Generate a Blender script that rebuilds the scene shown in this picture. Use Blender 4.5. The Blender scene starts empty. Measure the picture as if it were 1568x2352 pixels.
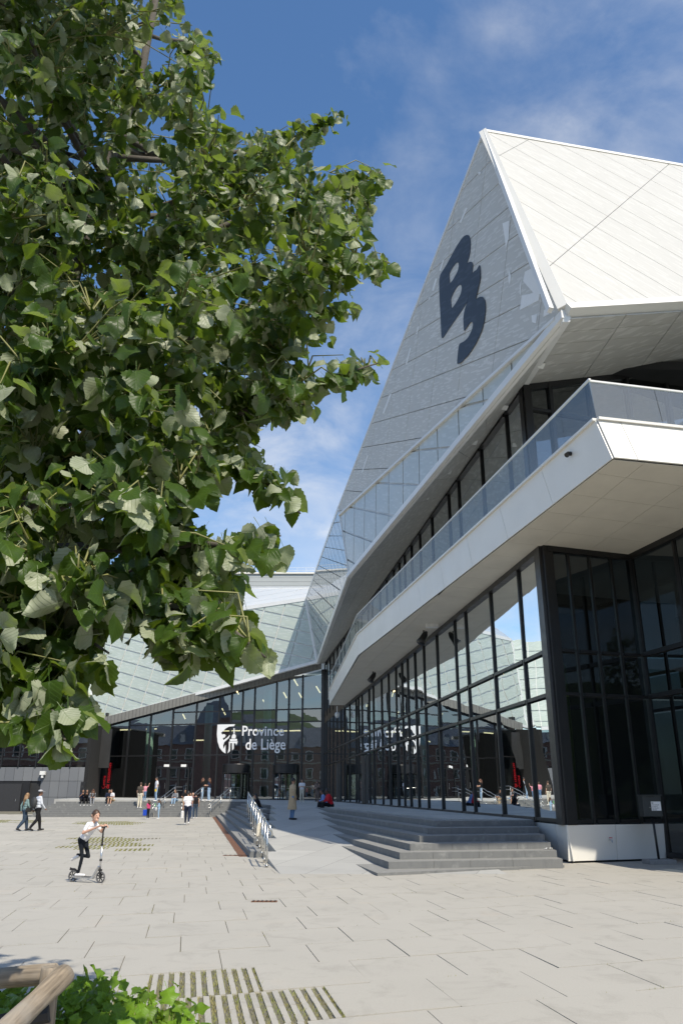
import bpy, bmesh, math, random
import numpy as np
from mathutils import Vector, Matrix
from mathutils.geometry import tessellate_polygon
random.seed(7); rng = np.random.default_rng(7)
sc = bpy.context.scene
COL = sc.collection
# ------------------------------------------------------------------ camera, world, sun, exposure
F, HZ, CX, CY, HC = 1815.0, 1821.0, 784.0, 1176.0, 1.68      # focal length and horizon, in units of a 1568 x 2352 picture
TH = math.atan((HZ - CY) / F); SN, CN = math.sin(TH), math.cos(TH)
cam = bpy.data.cameras.new('camera'); camo = bpy.data.objects.new('camera', cam); COL.objects.link(camo)
cam.sensor_fit = 'VERTICAL'; cam.sensor_height = 36.0; cam.lens = F / 2352 * 36.0
cam.clip_start = 0.05; cam.clip_end = 4000
camo.location = (0, 0, HC); camo.rotation_euler = (math.pi / 2 + TH, 0, 0)
sc.camera = camo
SUN_AZ, SUN_EL = 148.0, 51.0          # clockwise from +Y
sun = bpy.data.lights.new('sun', 'SUN'); suno = bpy.data.objects.new('sun', sun); COL.objects.link(suno)
sun.energy = 5.0; sun.angle = math.radians(0.53); sun.color = (1.0, 0.92, 0.78)
a, e = math.radians(SUN_AZ), math.radians(SUN_EL)
SD = Vector((math.sin(a) * math.cos(e), math.cos(a) * math.cos(e), math.sin(e)))
suno.rotation_euler = SD.to_track_quat('Z', 'Y').to_euler(); suno.location = SD * 60
sc.view_settings.view_transform = 'Standard'; sc.view_settings.look = 'None'
sc.view_settings.gamma = 1.0; sc.view_settings.use_curve_mapping = False
sc.view_settings.exposure = 0.12
w = bpy.data.worlds.new('World'); sc.world = w; w.use_nodes = True
nt = w.node_tree; nt.nodes.clear(); N = nt.nodes.new; LK = nt.links.new
sky = N('ShaderNodeTexSky'); sky.sky_type = 'NISHITA'; sky.sun_disc = False
sky.sun_elevation = e; sky.sun_rotation = a; sky.air_density = 1.0; sky.dust_density = 0.6; sky.ozone_density = 2.2
tc = N('ShaderNodeTexCoord')
# clouds lie on a level sheet overhead: direction / (height + a little)
sep = N('ShaderNodeSeparateXYZ'); LK(tc.outputs['Generated'], sep.inputs[0])
addz = N('ShaderNodeMath'); addz.operation = 'ADD'; addz.inputs[1].default_value = 0.22; LK(sep.outputs[2], addz.inputs[0])
mx = N('ShaderNodeMath'); mx.operation = 'MAXIMUM'; mx.inputs[1].default_value = 0.12; LK(addz.outputs[0], mx.inputs[0])
dvx = N('ShaderNodeMath'); dvx.operation = 'DIVIDE'; LK(sep.outputs[0], dvx.inputs[0]); LK(mx.outputs[0], dvx.inputs[1])
dvy = N('ShaderNodeMath'); dvy.operation = 'DIVIDE'; LK(sep.outputs[1], dvy.inputs[0]); LK(mx.outputs[0], dvy.inputs[1])
cmb = N('ShaderNodeCombineXYZ'); LK(dvx.outputs[0], cmb.inputs[0]); LK(dvy.outputs[0], cmb.inputs[1])
def wnoise(scale, detail, rough, dist, loc):
    mp = N('ShaderNodeMapping'); mp.inputs['Location'].default_value = loc; LK(cmb.outputs[0], mp.inputs[0])
    n = N('ShaderNodeTexNoise'); n.inputs['Scale'].default_value = scale; n.inputs['Detail'].default_value = detail
    n.inputs['Roughness'].default_value = rough; n.inputs['Distortion'].default_value = dist
    LK(mp.outputs[0], n.inputs['Vector']); return n
n1_ = wnoise(1.35, 10, 0.6, 0.35, (5.5, 3.3, 0.0)); n2_ = wnoise(4.5, 8, 0.62, 0.5, (3.3, 5.5, 0.0))
r1 = N('ShaderNodeMapRange'); r1.inputs[1].default_value = 0.44; r1.inputs[2].default_value = 0.74; LK(n1_.outputs['Fac'], r1.inputs[0])
r2 = N('ShaderNodeMapRange'); r2.inputs[1].default_value = 0.30; r2.inputs[2].default_value = 0.75; LK(n2_.outputs['Fac'], r2.inputs[0])
mu = N('ShaderNodeMath'); mu.operation = 'MULTIPLY'; LK(r1.outputs[0], mu.inputs[0]); LK(r2.outputs[0], mu.inputs[1])
mu2 = N('ShaderNodeMath'); mu2.operation = 'MULTIPLY'; mu2.inputs[1].default_value = 1.0; mu2.use_clamp = True; LK(mu.outputs[0], mu2.inputs[0])
# low cumulus bank nearer the horizon
hz_ = N('ShaderNodeMapRange'); hz_.inputs[1].default_value = 0.42; hz_.inputs[2].default_value = 0.12; hz_.inputs[4].default_value = 0.8; LK(sep.outputs[2], hz_.inputs[0])
n3_ = wnoise(1.6, 9, 0.55, 0.2, (7.3, 2.2, 0.0))
r3 = N('ShaderNodeMapRange'); r3.inputs[1].default_value = 0.40; r3.inputs[2].default_value = 0.62; LK(n3_.outputs['Fac'], r3.inputs[0])
mu3 = N('ShaderNodeMath'); mu3.operation = 'MULTIPLY'; LK(hz_.outputs[0], mu3.inputs[0]); LK(r3.outputs[0], mu3.inputs[1])
mxx = N('ShaderNodeMath'); mxx.operation = 'MAXIMUM'; LK(mu2.outputs[0], mxx.inputs[0]); LK(mu3.outputs[0], mxx.inputs[1])
mix = N('ShaderNodeMix'); mix.data_type = 'RGBA'; LK(mxx.outputs[0], mix.inputs[0])
hs = N('ShaderNodeHueSaturation'); hs.inputs['Saturation'].default_value = 1.16; hs.inputs['Value'].default_value = 1.32
LK(sky.outputs[0], hs.inputs['Color']); LK(hs.outputs[0], mix.inputs[6])
mix.inputs[7].default_value = (6.6, 6.7, 6.8, 1)
bg = N('ShaderNodeBackground'); bg.inputs['Strength'].default_value = 0.13; LK(mix.outputs[2], bg.inputs['Color'])
wo = N('ShaderNodeOutputWorld'); LK(bg.outputs[0], wo.inputs[0])

# ------------------------------------------------------------------ measuring helpers
CAM = np.array([0, 0, HC])
def ray(px, py):
    dx = (px - CX) / F; dy = (CY - py) / F
    return np.array([dx, CN - dy * SN, SN + dy * CN])
def onz(px, py, z):
    d = ray(px, py); return CAM + d * ((z - HC) / d[2])
def ony(px, py, y):
    d = ray(px, py); return CAM + d * (y / d[1])
def onp(px, py, P, n):
    d = ray(px, py); return CAM + d * (np.dot(np.array(P) - CAM, n) / np.dot(d, n))
def vpl(az):
    q = math.radians(az); return np.array([math.cos(q), -math.sin(q), 0.0])
def proj(P):
    v = np.asarray(P, float) - CAM; y = v[1] * CN + v[2] * SN; z = -v[1] * SN + v[2] * CN
    return CX + F * v[0] / y, CY - F * z / y
def unit(v): v = np.asarray(v, float); return v / np.linalg.norm(v)

# ------------------------------------------------------------------ object helpers
def tag(o, label=None, cat=None, group=None, kind=None):
    if label: o['label'] = label
    if cat: o['category'] = cat
    if group: o['group'] = group
    if kind: o['kind'] = kind
    return o
def empty(name, loc=(0, 0, 0), parent=None, rz=0):
    o = bpy.data.objects.new(name, None); COL.objects.link(o); o.location = loc; o.rotation_euler = (0, 0, rz)
    o.empty_display_size = 0.1
    if parent: o.parent = parent
    return o
def obj(name, me, parent=None):
    o = bpy.data.objects.new(name, me); COL.objects.link(o)
    if parent: o.parent = parent
    return o
def mk(name, V, Fc, m, parent=None, smooth=False):
    me = bpy.data.meshes.new(name); me.from_pydata([tuple(map(float, v)) for v in V], [], [tuple(f) for f in Fc])
    for mm in (m if isinstance(m, (list, tuple)) else [m]): me.materials.append(mm)
    if smooth: me.polygons.foreach_set('use_smooth', [True] * len(me.polygons))
    me.update(); return obj(name, me, parent)
class MB:
    """collects shapes for one mesh"""
    def __init__(s): s.V = []; s.F = []; s.M = []; s.mi = 0
    def add(s, V, Fc):
        b = len(s.V); s.V += [tuple(map(float, v)) for v in V]; s.F += [tuple(b + i for i in f) for f in Fc]; s.M += [s.mi] * len(Fc); return s
    def box(s, c, d, R=None):
        c = np.array(c, float); x, y, z = np.array(d) / 2
        P = np.array([(-x, -y, -z), (x, -y, -z), (x, y, -z), (-x, y, -z), (-x, -y, z), (x, -y, z), (x, y, z), (-x, y, z)])
        if R is not None: P = P @ np.array(R).T
        return s.add(P + c, [(3, 2, 1, 0), (4, 5, 6, 7), (0, 1, 5, 4), (1, 2, 6, 5), (2, 3, 7, 6), (3, 0, 4, 7)])
    def beam(s, a, b, wd, hg, up=(0, 0, 1)):
        a = np.array(a, float); b = np.array(b, float); d = unit(b - a); up = np.array(up, float)
        sd = np.cross(d, up); sd = unit(sd) * wd / 2; uu = unit(np.cross(sd, d)) * hg / 2
        P = [a - sd - uu, a + sd - uu, a + sd + uu, a - sd + uu, b - sd - uu, b + sd - uu, b + sd + uu, b - sd + uu]
        return s.add(P, [(0, 1, 2, 3), (7, 6, 5, 4), (0, 4, 5, 1), (1, 5, 6, 2), (2, 6, 7, 3), (3, 7, 4, 0)])
    def tube(s, pts, rad, n=8, cap=True):
        pts = [np.array(p, float) for p in pts]; k = len(pts)
        rad = [rad] * k if not hasattr(rad, '__len__') else rad
        V = []; ref = None
        for i in range(k):
            d = pts[min(i + 1, k - 1)] - pts[max(i - 1, 0)]; d = d / (np.linalg.norm(d) + 1e-9)
            if ref is None: ref = np.cross(d, (0.31, 0.22, 0.93) if abs(d[2]) < .9 else (1, 0, 0))
            ref = ref - d * np.dot(ref, d); ref = unit(ref); o2 = np.cross(d, ref)
            for j in range(n):
                t = 2 * math.pi * j / n; V.append(pts[i] + (ref * math.cos(t) + o2 * math.sin(t)) * rad[i])
        Fc = [(i * n + j, i * n + (j + 1) % n, (i + 1) * n + (j + 1) % n, (i + 1) * n + j) for i in range(k - 1) for j in range(n)]
        if cap: Fc += [tuple(range(n - 1, -1, -1)), tuple((k - 1) * n + j for j in range(n))]
        return s.add(V, Fc)
    def prism(s, poly, off):
        """polygon of 3-D points, thickened by the vector off"""
        n = len(poly); P = [np.array(p, float) for p in poly]; Q = [p + off for p in P]
        return s.add(P + Q, [tuple(range(n - 1, -1, -1)), tuple(range(n, 2 * n))] + [(i, (i + 1) % n, n + (i + 1) % n, n + i) for i in range(n)])
    def lathe(s, c, prof, n=16):
        c = np.array(c, float); V = []; k = len(prof)
        for r, z in prof:
            for j in range(n): t = 2 * math.pi * j / n; V.append(c + (r * math.cos(t), r * math.sin(t), z))
        Fc = [(i * n + j, i * n + (j + 1) % n, (i + 1) * n + (j + 1) % n, (i + 1) * n + j) for i in range(k - 1) for j in range(n)]
        Fc += [tuple(range(n - 1, -1, -1)), tuple((k - 1) * n + j for j in range(n))]
        return s.add(V, Fc)
    def build(s, name, m, parent=None, smooth=False):
        o = mk(name, s.V, s.F, m, parent, smooth)
        if any(s.M): o.data.polygons.foreach_set('material_index', s.M)
        return o
def fixn(o):
    bm = bmesh.new(); bm.from_mesh(o.data); bmesh.ops.recalc_face_normals(bm, faces=bm.faces); bm.to_mesh(o.data); bm.free(); return o
def bevel(o, w=.01, seg=1):
    bm = bmesh.new(); bm.from_mesh(o.data)
    bmesh.ops.bevel(bm, geom=list(bm.edges), offset=w, segments=seg, affect='EDGES', clamp_overlap=True); bm.to_mesh(o.data); bm.free(); return o

# ------------------------------------------------------------------ materials
class NT:
    def __init__(s, name):
        s.m = bpy.data.materials.new(name); s.m.use_nodes = True; s.t = s.m.node_tree; s.t.nodes.clear()
        s.out = s.t.nodes.new('ShaderNodeOutputMaterial')
    def n(s, k, **kw):
        x = s.t.nodes.new('ShaderNode' + k)
        for q, v in kw.items(): setattr(x, q, v)
        return x
    def l(s, a, b): s.t.links.new(a, b)
    def val(s, sock, v):
        if hasattr(v, 'is_output') or hasattr(v, 'links'): s.l(v, sock)
        else: sock.default_value = v
    def math(s, op, a, b=0.0, clamp=False):
        x = s.n('Math', operation=op); x.use_clamp = clamp; s.val(x.inputs[0], a); s.val(x.inputs[1], b); return x.outputs[0]
    def mix(s, f, a, b, bt='MIX'):
        x = s.n('Mix', data_type='RGBA', blend_type=bt); s.val(x.inputs[0], f)
        s.val(x.inputs[6], a if not isinstance(a, tuple) else (*a[:3], 1)); s.val(x.inputs[7], b if not isinstance(b, tuple) else (*b[:3], 1)); return x.outputs[2]
    def noise(s, scale, detail=4, rough=.55, vec=None, dist=0):
        x = s.n('TexNoise'); x.inputs['Scale'].default_value = scale; x.inputs['Detail'].default_value = detail
        x.inputs['Roughness'].default_value = rough; x.inputs['Distortion'].default_value = dist
        s.l(vec if vec is not None else s.pos(), x.inputs['Vector']); return x.outputs['Fac']
    def pos(s):
        if not hasattr(s, '_p'): s._p = s.n('NewGeometry').outputs['Position']
        return s._p
    def ocoord(s):
        if not hasattr(s, '_o'): s._o = s.n('TexCoord').outputs['Object']
        return s._o
    def island(s): return s.n('NewGeometry').outputs['Random Per Island']
    def scale(s, vec, sc_):
        x = s.n('Mapping'); x.inputs['Scale'].default_value = sc_; s.l(vec, x.inputs[0]); return x.outputs[0]
    def rng(s, v, a, b, c=0., d=1.):
        x = s.n('MapRange'); s.l(v, x.inputs[0])
        for i, q in enumerate((a, b, c, d)): x.inputs[i + 1].default_value = q
        return x.outputs[0]
    def bump(s, h, st=.3, dist=.01):
        x = s.n('Bump'); x.inputs['Strength'].default_value = st; x.inputs['Distance'].default_value = dist; s.l(h, x.inputs['Height']); return x.outputs[0]
    def pr(s, col, rough=.6, metal=0., spec=.5, nrm=None, coat=0.):
        x = s.n('BsdfPrincipled'); s.val(x.inputs['Base Color'], (*col[:3], 1) if isinstance(col, tuple) else col)
        s.val(x.inputs['Roughness'], rough); s.val(x.inputs['Metallic'], metal); x.inputs['Specular IOR Level'].default_value = spec
        x.inputs['Coat Weight'].default_value = coat
        if nrm is not None: s.l(nrm, x.inputs['Normal'])
        return x.outputs[0]
    def done(s, sh): s.l(sh, s.out.inputs[0]); return s.m
    def dashes(s, U, V, row, cell, thr):
        """random dashes laid in rows: U, V unit vectors in the surface"""
        def dot(v):
            x = s.n('VectorMath', operation='DOT_PRODUCT'); s.l(s.pos(), x.inputs[0]); x.inputs[1].default_value = tuple(v); return x.outputs['Value']
        r = s.math('FLOOR', s.math('DIVIDE', dot(V), row))
        wn0 = s.n('TexWhiteNoise', noise_dimensions='1D'); s.l(r, wn0.inputs['W'])
        q = s.math('FLOOR', s.math('ADD', s.math('DIVIDE', dot(U), cell), s.math('MULTIPLY', wn0.outputs['Value'], 17.3)))
        cb = s.n('CombineXYZ'); s.l(q, cb.inputs[0]); s.l(r, cb.inputs[1])
        wn = s.n('TexWhiteNoise', noise_dimensions='2D'); s.l(cb.outputs[0], wn.inputs['Vector'])
        return s.math('GREATER_THAN', wn.outputs['Value'], thr), wn.outputs['Value']
def plain(name, col, rough=.6, metal=0., spec=.5, var=.12, sc_=6., bump_=0., coat=0., tint=None):
    t = NT(name); f = t.rng(t.noise(sc_, 5, .6), .25, .75, 1 - var, 1 + var)
    cb = t.n('CombineColor')
    for i in range(3): t.l(f, cb.inputs[i])
    c = t.mix(1.0, col, cb.outputs[0], 'MULTIPLY')
    nr = t.bump(t.noise(sc_ * 9, 4), bump_, .004) if bump_ else None
    rg = t.rng(t.noise(sc_ * 2.3, 4), .3, .7, max(0, rough - .06), min(1, rough + .06))
    return t.done(t.pr(c, rg, metal, spec, nr, coat))
M = {}
def P(name, *a, **k):
    if name not in M: M[name] = plain(name, *a, **k)
    return M[name]
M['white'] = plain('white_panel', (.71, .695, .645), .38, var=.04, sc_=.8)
M['trim'] = plain('pale_grey_trim', (.70, .70, .68), .35, var=.05, sc_=1.2)
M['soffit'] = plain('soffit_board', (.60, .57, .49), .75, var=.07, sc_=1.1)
M['frame'] = plain('black_frame', (.013, .013, .014), .38, var=.2, sc_=2)
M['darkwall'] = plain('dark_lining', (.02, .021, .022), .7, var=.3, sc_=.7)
M['steel'] = plain('brushed_steel', (.62, .62, .6), .28, 1.0, var=.08, sc_=14)
M['green'] = plain('pale_green_paint', (.33, .47, .34), .45, var=.05)
M['band'] = plain('ribbed_fascia', (.20, .195, .175), .6, var=.08, sc_=1.5)
M['rust'] = plain('rusty_steel', (.16, .075, .04), .8, .2, var=.3, sc_=9, bump_=.3)
M['rubber'] = plain('black_rubber', (.02, .02, .021), .7)
M['fascia'] = plain('grey_cladding', (.36, .385, .39), .5, var=.05, sc_=.5)
M['lettering'] = plain('white_lettering', (.8, .8, .8), .5, var=.02)
M['red'] = plain('red_lettering', (.45, .01, .018), .5, var=.02)
M['ink'] = plain('black_ink', (.02, .02, .02), .6)
M['slate'] = plain('slate_roof', (.24, .26, .30), .5, var=.25, sc_=2)
M['brick'] = plain('red_brick', (.27, .165, .14), .85, var=.3, sc_=2)
M['stone'] = plain('pale_stone', (.45, .42, .36), .8, var=.1)
M['paint'] = plain('white_paint', (.7, .7, .68), .5)
def t_paver():
    t = NT('stone_paver'); isl = t.island()
    wn = t.n('TexWhiteNoise', noise_dimensions='1D'); t.l(isl, wn.inputs['W'])
    c = t.mix(isl, (.305, .285, .238), (.41, .383, .318)); c = t.mix(t.math('MULTIPLY', wn.outputs['Value'], .55), c, (.40, .37, .32))
    big = t.rng(t.noise(.35, 5, .6), .35, .7); c = t.mix(t.math('MULTIPLY', big, .55), c, (.30, .28, .235))
    st = t.rng(t.noise(1.7, 6, .7, dist=.8), .52, .70); c = t.mix(t.math('MULTIPLY', st, .62), c, (.225, .205, .165))
    dk = t.rng(t.noise(9.0, 3, .6), .70, .78); c = t.mix(t.math('MULTIPLY', dk, .5), c, (.16, .15, .13))
    rs = t.rng(t.noise(1.1, 3, .5), .62, .75); c = t.mix(t.math('MULTIPLY', rs, .3), c, (.42, .34, .25))
    fn = t.noise(60, 4, .6); c = t.mix(.25, c, t.mix(fn, (.25, .25, .24), (.62, .61, .58)))
    return t.done(t.pr(c, .82, nrm=t.bump(t.noise(45, 6), .25, .004)))
M['paver'] = t_paver()
def t_step():
    t = NT('blue_stone'); isl = t.island()
    c = t.mix(isl, (.085, .09, .092), (.205, .207, .20))
    sv = t.scale(t.pos(), (3, 3, .7)); st = t.rng(t.noise(1.6, 6, .7, sv), .5, .72); c = t.mix(t.math('MULTIPLY', st, .6), c, (.10, .105, .11))
    lt = t.rng(t.noise(3.5, 5, .65), .55, .75); c = t.mix(t.math('MULTIPLY', lt, .5), c, (.36, .36, .34))
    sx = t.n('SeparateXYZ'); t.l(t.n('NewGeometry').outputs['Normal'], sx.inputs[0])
    c = t.mix(t.math('MULTIPLY', t.math('MAXIMUM', sx.outputs[2], 0), .6), c, (.27, .262, .24))     # paler stone on upward faces
    return t.done(t.pr(c, .75, nrm=t.bump(t.noise(40, 5), .25, .004)))
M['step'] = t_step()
def t_ramp():
    t = NT('ramp_stone'); br = t.n('TexBrick'); br.offset = .5; br.inputs['Scale'].default_value = 1.0
    br.inputs['Brick Width'].default_value = 2.4; br.inputs['Row Height'].default_value = 1.2; br.inputs['Mortar Size'].default_value = .006
    mp = t.n('Mapping'); mp.inputs['Rotation'].default_value = (0, 0, math.radians(-74)); t.l(t.pos(), mp.inputs[0]); t.l(mp.outputs[0], br.inputs['Vector'])
    br.inputs['Color1'].default_value = (.34, .335, .315, 1); br.inputs['Color2'].default_value = (.40, .395, .37, 1); br.inputs['Mortar'].default_value = (.12, .12, .11, 1)
    st = t.rng(t.noise(.8, 6, .65), .5, .75); c = t.mix(t.math('MULTIPLY', st, .4), br.outputs['Color'], (.25, .245, .23))
    return t.done(t.pr(c, .82, nrm=t.bump(t.noise(40, 5), .2, .004)))
M['ramp'] = t_ramp()
def t_ground():
    t = NT('joint_earth'); c = t.mix(t.noise(3, 5), (.10, .095, .065), (.18, .165, .125)); return t.done(t.pr(c, .95))
M['earth'] = t_ground()
def t_glass(name, tint, ior, wob, rough=0.0, dust=0.):
    """coated facade pane: mirror by Fresnel over a tinted see-through sheet, slightly wavy"""
    t = NT(name); fr = t.n('Fresnel'); fr.inputs['IOR'].default_value = ior
    if ior < 1: fr = t.n('Value'); fr.outputs[0].default_value = ior
    b = t.bump(t.noise(.55, 2, .5, vec=t.pos()), wob, .02)
    gl = t.n('BsdfGlossy'); gl.inputs['Roughness'].default_value = rough; gl.inputs['Color'].default_value = (.86, .90, .92, 1); t.l(b, gl.inputs['Normal'])
    tr = t.n('BsdfTransparent'); tr.inputs['Color'].default_value = (*tint, 1)
    ms = t.n('MixShader'); t.l(fr.outputs[0], ms.inputs[0]); t.l(tr.outputs[0], ms.inputs[1]); t.l(gl.outputs[0], ms.inputs[2])
    if dust:
        m2 = t.n('MixShader'); m2.inputs[0].default_value = dust; t.l(ms.outputs[0], m2.inputs[1]); t.l(t.pr((.62, .68, .68), .6), m2.inputs[2]); return t.done(m2.outputs[0])
    return t.done(ms.outputs[0])
M['glass'] = t_glass('facade_glass', (.40, .48, .49), 3.0, .12)
M['glassside'] = t_glass('side_glass', (.34, .42, .42), 2.0, .10)
M['glassup'] = t_glass('upper_glass', (.30, .36, .38), 2.5, .12)
M['glassdark'] = t_glass('dark_facade_glass', (.22, .27, .30), 2.0, .08)
M['railglass'] = t_glass('railing_glass', (.88, .94, .94), .15, .02, dust=.10)
# glow strips
def t_emit(name, col, st):
    t = NT(name); x = t.n('Emission'); x.inputs[0].default_value = (*col, 1); x.inputs[1].default_value = st; return t.done(x.outputs[0])
M['lamp'] = t_emit('lamp_tube', (1, .8, .45), 2.2)
# ================================================================== geometry of the place (metres)
AZB = math.degrees(math.atan((548 - CX) / (F / CN)))
NB = vpl(AZB)                                            # normal of the long glass wall
Q = np.array([5.78, 21.8, .96])                          # its near corner, at platform level
DB = np.array([math.sin(math.radians(AZB)), math.cos(math.radians(AZB)), 0])
def Bx(y): return Q[0] + (y - Q[1]) * DB[0] / DB[1]
def Bp(y, z): return np.array([Bx(y), y, z])
YE = 83.0; EC = Bp(YE, .95)                              # far corner where the two glass walls meet
AZA = -75.0; NA = vpl(AZA); DA = np.array([math.sin(math.radians(AZA)), math.cos(math.radians(AZA)), 0])
ZS = 8.4                                                 # underside of the balcony
V1 = ray(418, 1096); V2 = np.array([-.12, 0, 0]) - np.array([0, -SN, CN]) + .02 * np.array([0, CN, SN])
N1 = unit(np.cross(V1, V2)); N1 = N1 if N1[0] < 0 else -N1
U1 = unit(V1); W1 = unit(np.cross(N1, U1))
P1 = ony(1297, 709, 17.0)
AP = onp(1112, 303, P1, N1); K1 = onp(778, 1166, P1, N1); K2 = onp(801, 1315.5, P1, N1)
nG0 = unit(np.cross(ray(2205, -144), ray(-2178, -1236)))
G2 = onp(1568, 693, P1, nG0); NG = unit(np.cross(AP - P1, G2 - P1)); NG = NG if NG[1] < 0 else -NG
G1 = onp(1568, 383, P1, NG)
G1x = AP + (G1 - AP) * 2.2; G2x = P1 + (G2 - P1) * 3.4
K3 = ony(729, 1520, 80.0)
NL = np.array([-.44, -.893, .091]); NL = unit(NL)
K4 = onp(703, 1376, K3, NL); BL = onp(197, 1662.6, K3, NL); TL = onp(234.5, 1447, K3, NL)
WC = np.array([Bx(22.1), 22.1, 13.77])
AZC = 70.7; NC = vpl(AZC); DC = np.array([math.sin(math.radians(AZC)), math.cos(math.radians(AZC)), 0])
CD = np.array([8.63, 22.8, 0]); AZD = 166.5; DD = np.array([math.sin(math.radians(AZD)), math.cos(math.radians(AZD)), 0]); ND = vpl(AZD)
def platz(x, y): return .96 + .0115 * max(0.0, np.dot(np.array([Q[0] - x, Q[1] - y, 0]), NB))

def panelize(name, poly, O, U, V, N_, du, dv, gap, th, m, parent, lift=0., off=(0, 0), minA=.02, stag=0.):
    """cut a planar facet into the panels of a grid; each panel is a slab of its own"""
    O = np.array(O, float); U = np.array(U); V = np.array(V)
    g11, g12, g22 = U @ U, U @ V, V @ V; det = g11 * g22 - g12 * g12
    def uv(p):
        d = np.array(p) - O; a_, b_ = d @ U, d @ V
        return np.array([(a_ * g22 - b_ * g12) / det, (b_ * g11 - a_ * g12) / det])
    pl = [uv(p) for p in poly]; A = np.array(pl)
    i0, i1 = math.floor((A[:, 0].min() - off[0]) / du) - 1, math.ceil((A[:, 0].max() - off[0]) / du) + 1
    j0, j1 = math.floor((A[:, 1].min() - off[1]) / dv), math.ceil((A[:, 1].max() - off[1]) / dv)
    def clip(pg, ax, v, sgn):
        r = []
        for k in range(len(pg)):
            p, q = pg[k], pg[(k + 1) % len(pg)]; a_, b_ = (p[ax] - v) * sgn, (q[ax] - v) * sgn
            if a_ >= 0: r.append(p)
            if a_ * b_ < 0: r.append(p + (q - p) * (a_ / (a_ - b_)))
        return r
    out = []
    for j in range(j0, j1):
        for i in range(i0, i1):
            s0 = off[0] + (stag * du if j % 2 else 0)
            pg = pl
            for ax, v, sg in ((0, s0 + i * du + gap / 2, 1), (0, s0 + (i + 1) * du - gap / 2, -1), (1, off[1] + j * dv + gap / 2, 1), (1, off[1] + (j + 1) * dv - gap / 2, -1)):
                pg = clip(pg, ax, v, sg)
                if len(pg) < 3: break
            if len(pg) < 3: continue
            ar = abs(sum(pg[k][0] * pg[(k + 1) % len(pg)][1] - pg[(k + 1) % len(pg)][0] * pg[k][1] for k in range(len(pg)))) / 2
            if ar < minA: continue
            P3 = [O + U * p[0] + V * p[1] + N_ * lift for p in pg]
            o = MB().prism(P3, N_ * th).build(name, m, parent); fixn(o); out.append(o)
    return out
def quad_panels(name, A, B, C, D, nu, nv, gap, th, m, parent):
    """A-B-C-D patch cut into nu x nv slabs (A->B is u, A->D is v)"""
    A, B, C, D = (np.array(x, float) for x in (A, B, C, D))
    nrm = unit(np.cross(B - A, D - A) + np.cross(B - C, D - C) * -1e-9)
    f = lambda u, v: (A * (1 - u) + B * u) * (1 - v) + (D * (1 - u) + C * u) * v
    lu = (np.linalg.norm(B - A) + np.linalg.norm(C - D)) / 2; lv = (np.linalg.norm(D - A) + np.linalg.norm(C - B)) / 2
    gu, gv = gap / lu / 2, gap / max(lv, .01) / 2; out = []
    for i in range(nu):
        for j in range(nv):
            u0, u1, v0, v1 = i / nu + gu, (i + 1) / nu - gu, j / nv + gv, (j + 1) / nv - gv
            o = MB().prism([f(u0, v0), f(u1, v0), f(u1, v1), f(u0, v1)], nrm * th).build(name, m, parent); fixn(o); out.append(o)
    return out

# facet materials whose dash print follows the facet
def t_perf(name, U, V, base, lite, open_, row=.075, cell=.5):
    t = NT(name); d, v = t.dashes(U, V, row, cell, .80); d2, v2 = t.dashes(U, V, row, cell * .7, .62)
    c = t.mix(d, base, lite); c = t.mix(t.math('MULTIPLY', d2, .10), c, tuple(x * .7 for x in base))
    c = t.mix(t.math('MULTIPLY', t.rng(t.noise(.25, 3), .3, .7), .18), c, tuple(x * .8 for x in base))
    sh = t.pr(c, .5); tr = t.n('BsdfTransparent'); ms = t.n('MixShader')
    t.l(t.math('MULTIPLY', t.math('SUBTRACT', 1.0, t.math('MULTIPLY', d, .3)), open_), ms.inputs[0]); t.l(sh, ms.inputs[1]); t.l(tr.outputs[0], ms.inputs[2])
    return t.done(ms.outputs[0])
UG = unit(AP - P1); UG2 = unit(G2 - P1); VG = unit(np.cross(NG, UG2))
# the two joint families of the front facet
JA = ray(2205, -144); JB = ray(-2178, -1236)
JA = unit(JA - NG * (JA @ NG)); JB = unit(JB - NG * (JB @ NG))
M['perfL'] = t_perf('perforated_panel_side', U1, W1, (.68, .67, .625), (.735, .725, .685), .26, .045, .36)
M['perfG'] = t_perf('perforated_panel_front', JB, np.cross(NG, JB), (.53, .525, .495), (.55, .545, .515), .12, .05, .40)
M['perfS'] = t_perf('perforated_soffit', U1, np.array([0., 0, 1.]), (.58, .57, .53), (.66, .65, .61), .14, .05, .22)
def t_roofglass(name, U, V, base, frit, refl):
    t = NT(name); d, v = t.dashes(U, V, .10, .55, .55); d2, _ = t.dashes(U, V, .07, .4, .88)
    c = t.mix(t.math('MULTIPLY', d, .5), base, frit); c = t.mix(t.math('MULTIPLY', d2, .45), c, (.70, .73, .71))
    c = t.mix(t.math('MULTIPLY', t.rng(t.noise(.12, 3), .35, .65), .35), c, tuple(x * .72 for x in base))
    b = t.bump(t.noise(.6, 2), .10, .02)
    df = t.pr(c, .45, spec=.2); gl = t.n('BsdfGlossy'); gl.inputs['Roughness'].default_value = .02; t.l(b, gl.inputs['Normal'])
    fr = t.n('Fresnel'); fr.inputs['IOR'].default_value = refl; ms = t.n('MixShader'); t.l(fr.outputs[0], ms.inputs[0]); t.l(df, ms.inputs[1]); t.l(gl.outputs[0], ms.inputs[2])
    return t.done(ms.outputs[0])
LV = np.array([0.0, 0, 1]); JLa = ray(2309, -4394); JLb = ray(-2236, 810)
JLa = unit(JLa - NL * (JLa @ NL)); JLb = unit(JLb - NL * (JLb @ NL))
M['roofL'] = t_roofglass('printed_roof_glass', JLb, JLa, (.47, .53, .48), (.53, .58, .50), 1.38)
N2 = unit(np.cross(K4 - K2, K3 - K2)); N2 = N2 if N2[0] < 0 else -N2
K1b = onp(778, 1166, K2, N2)
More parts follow.
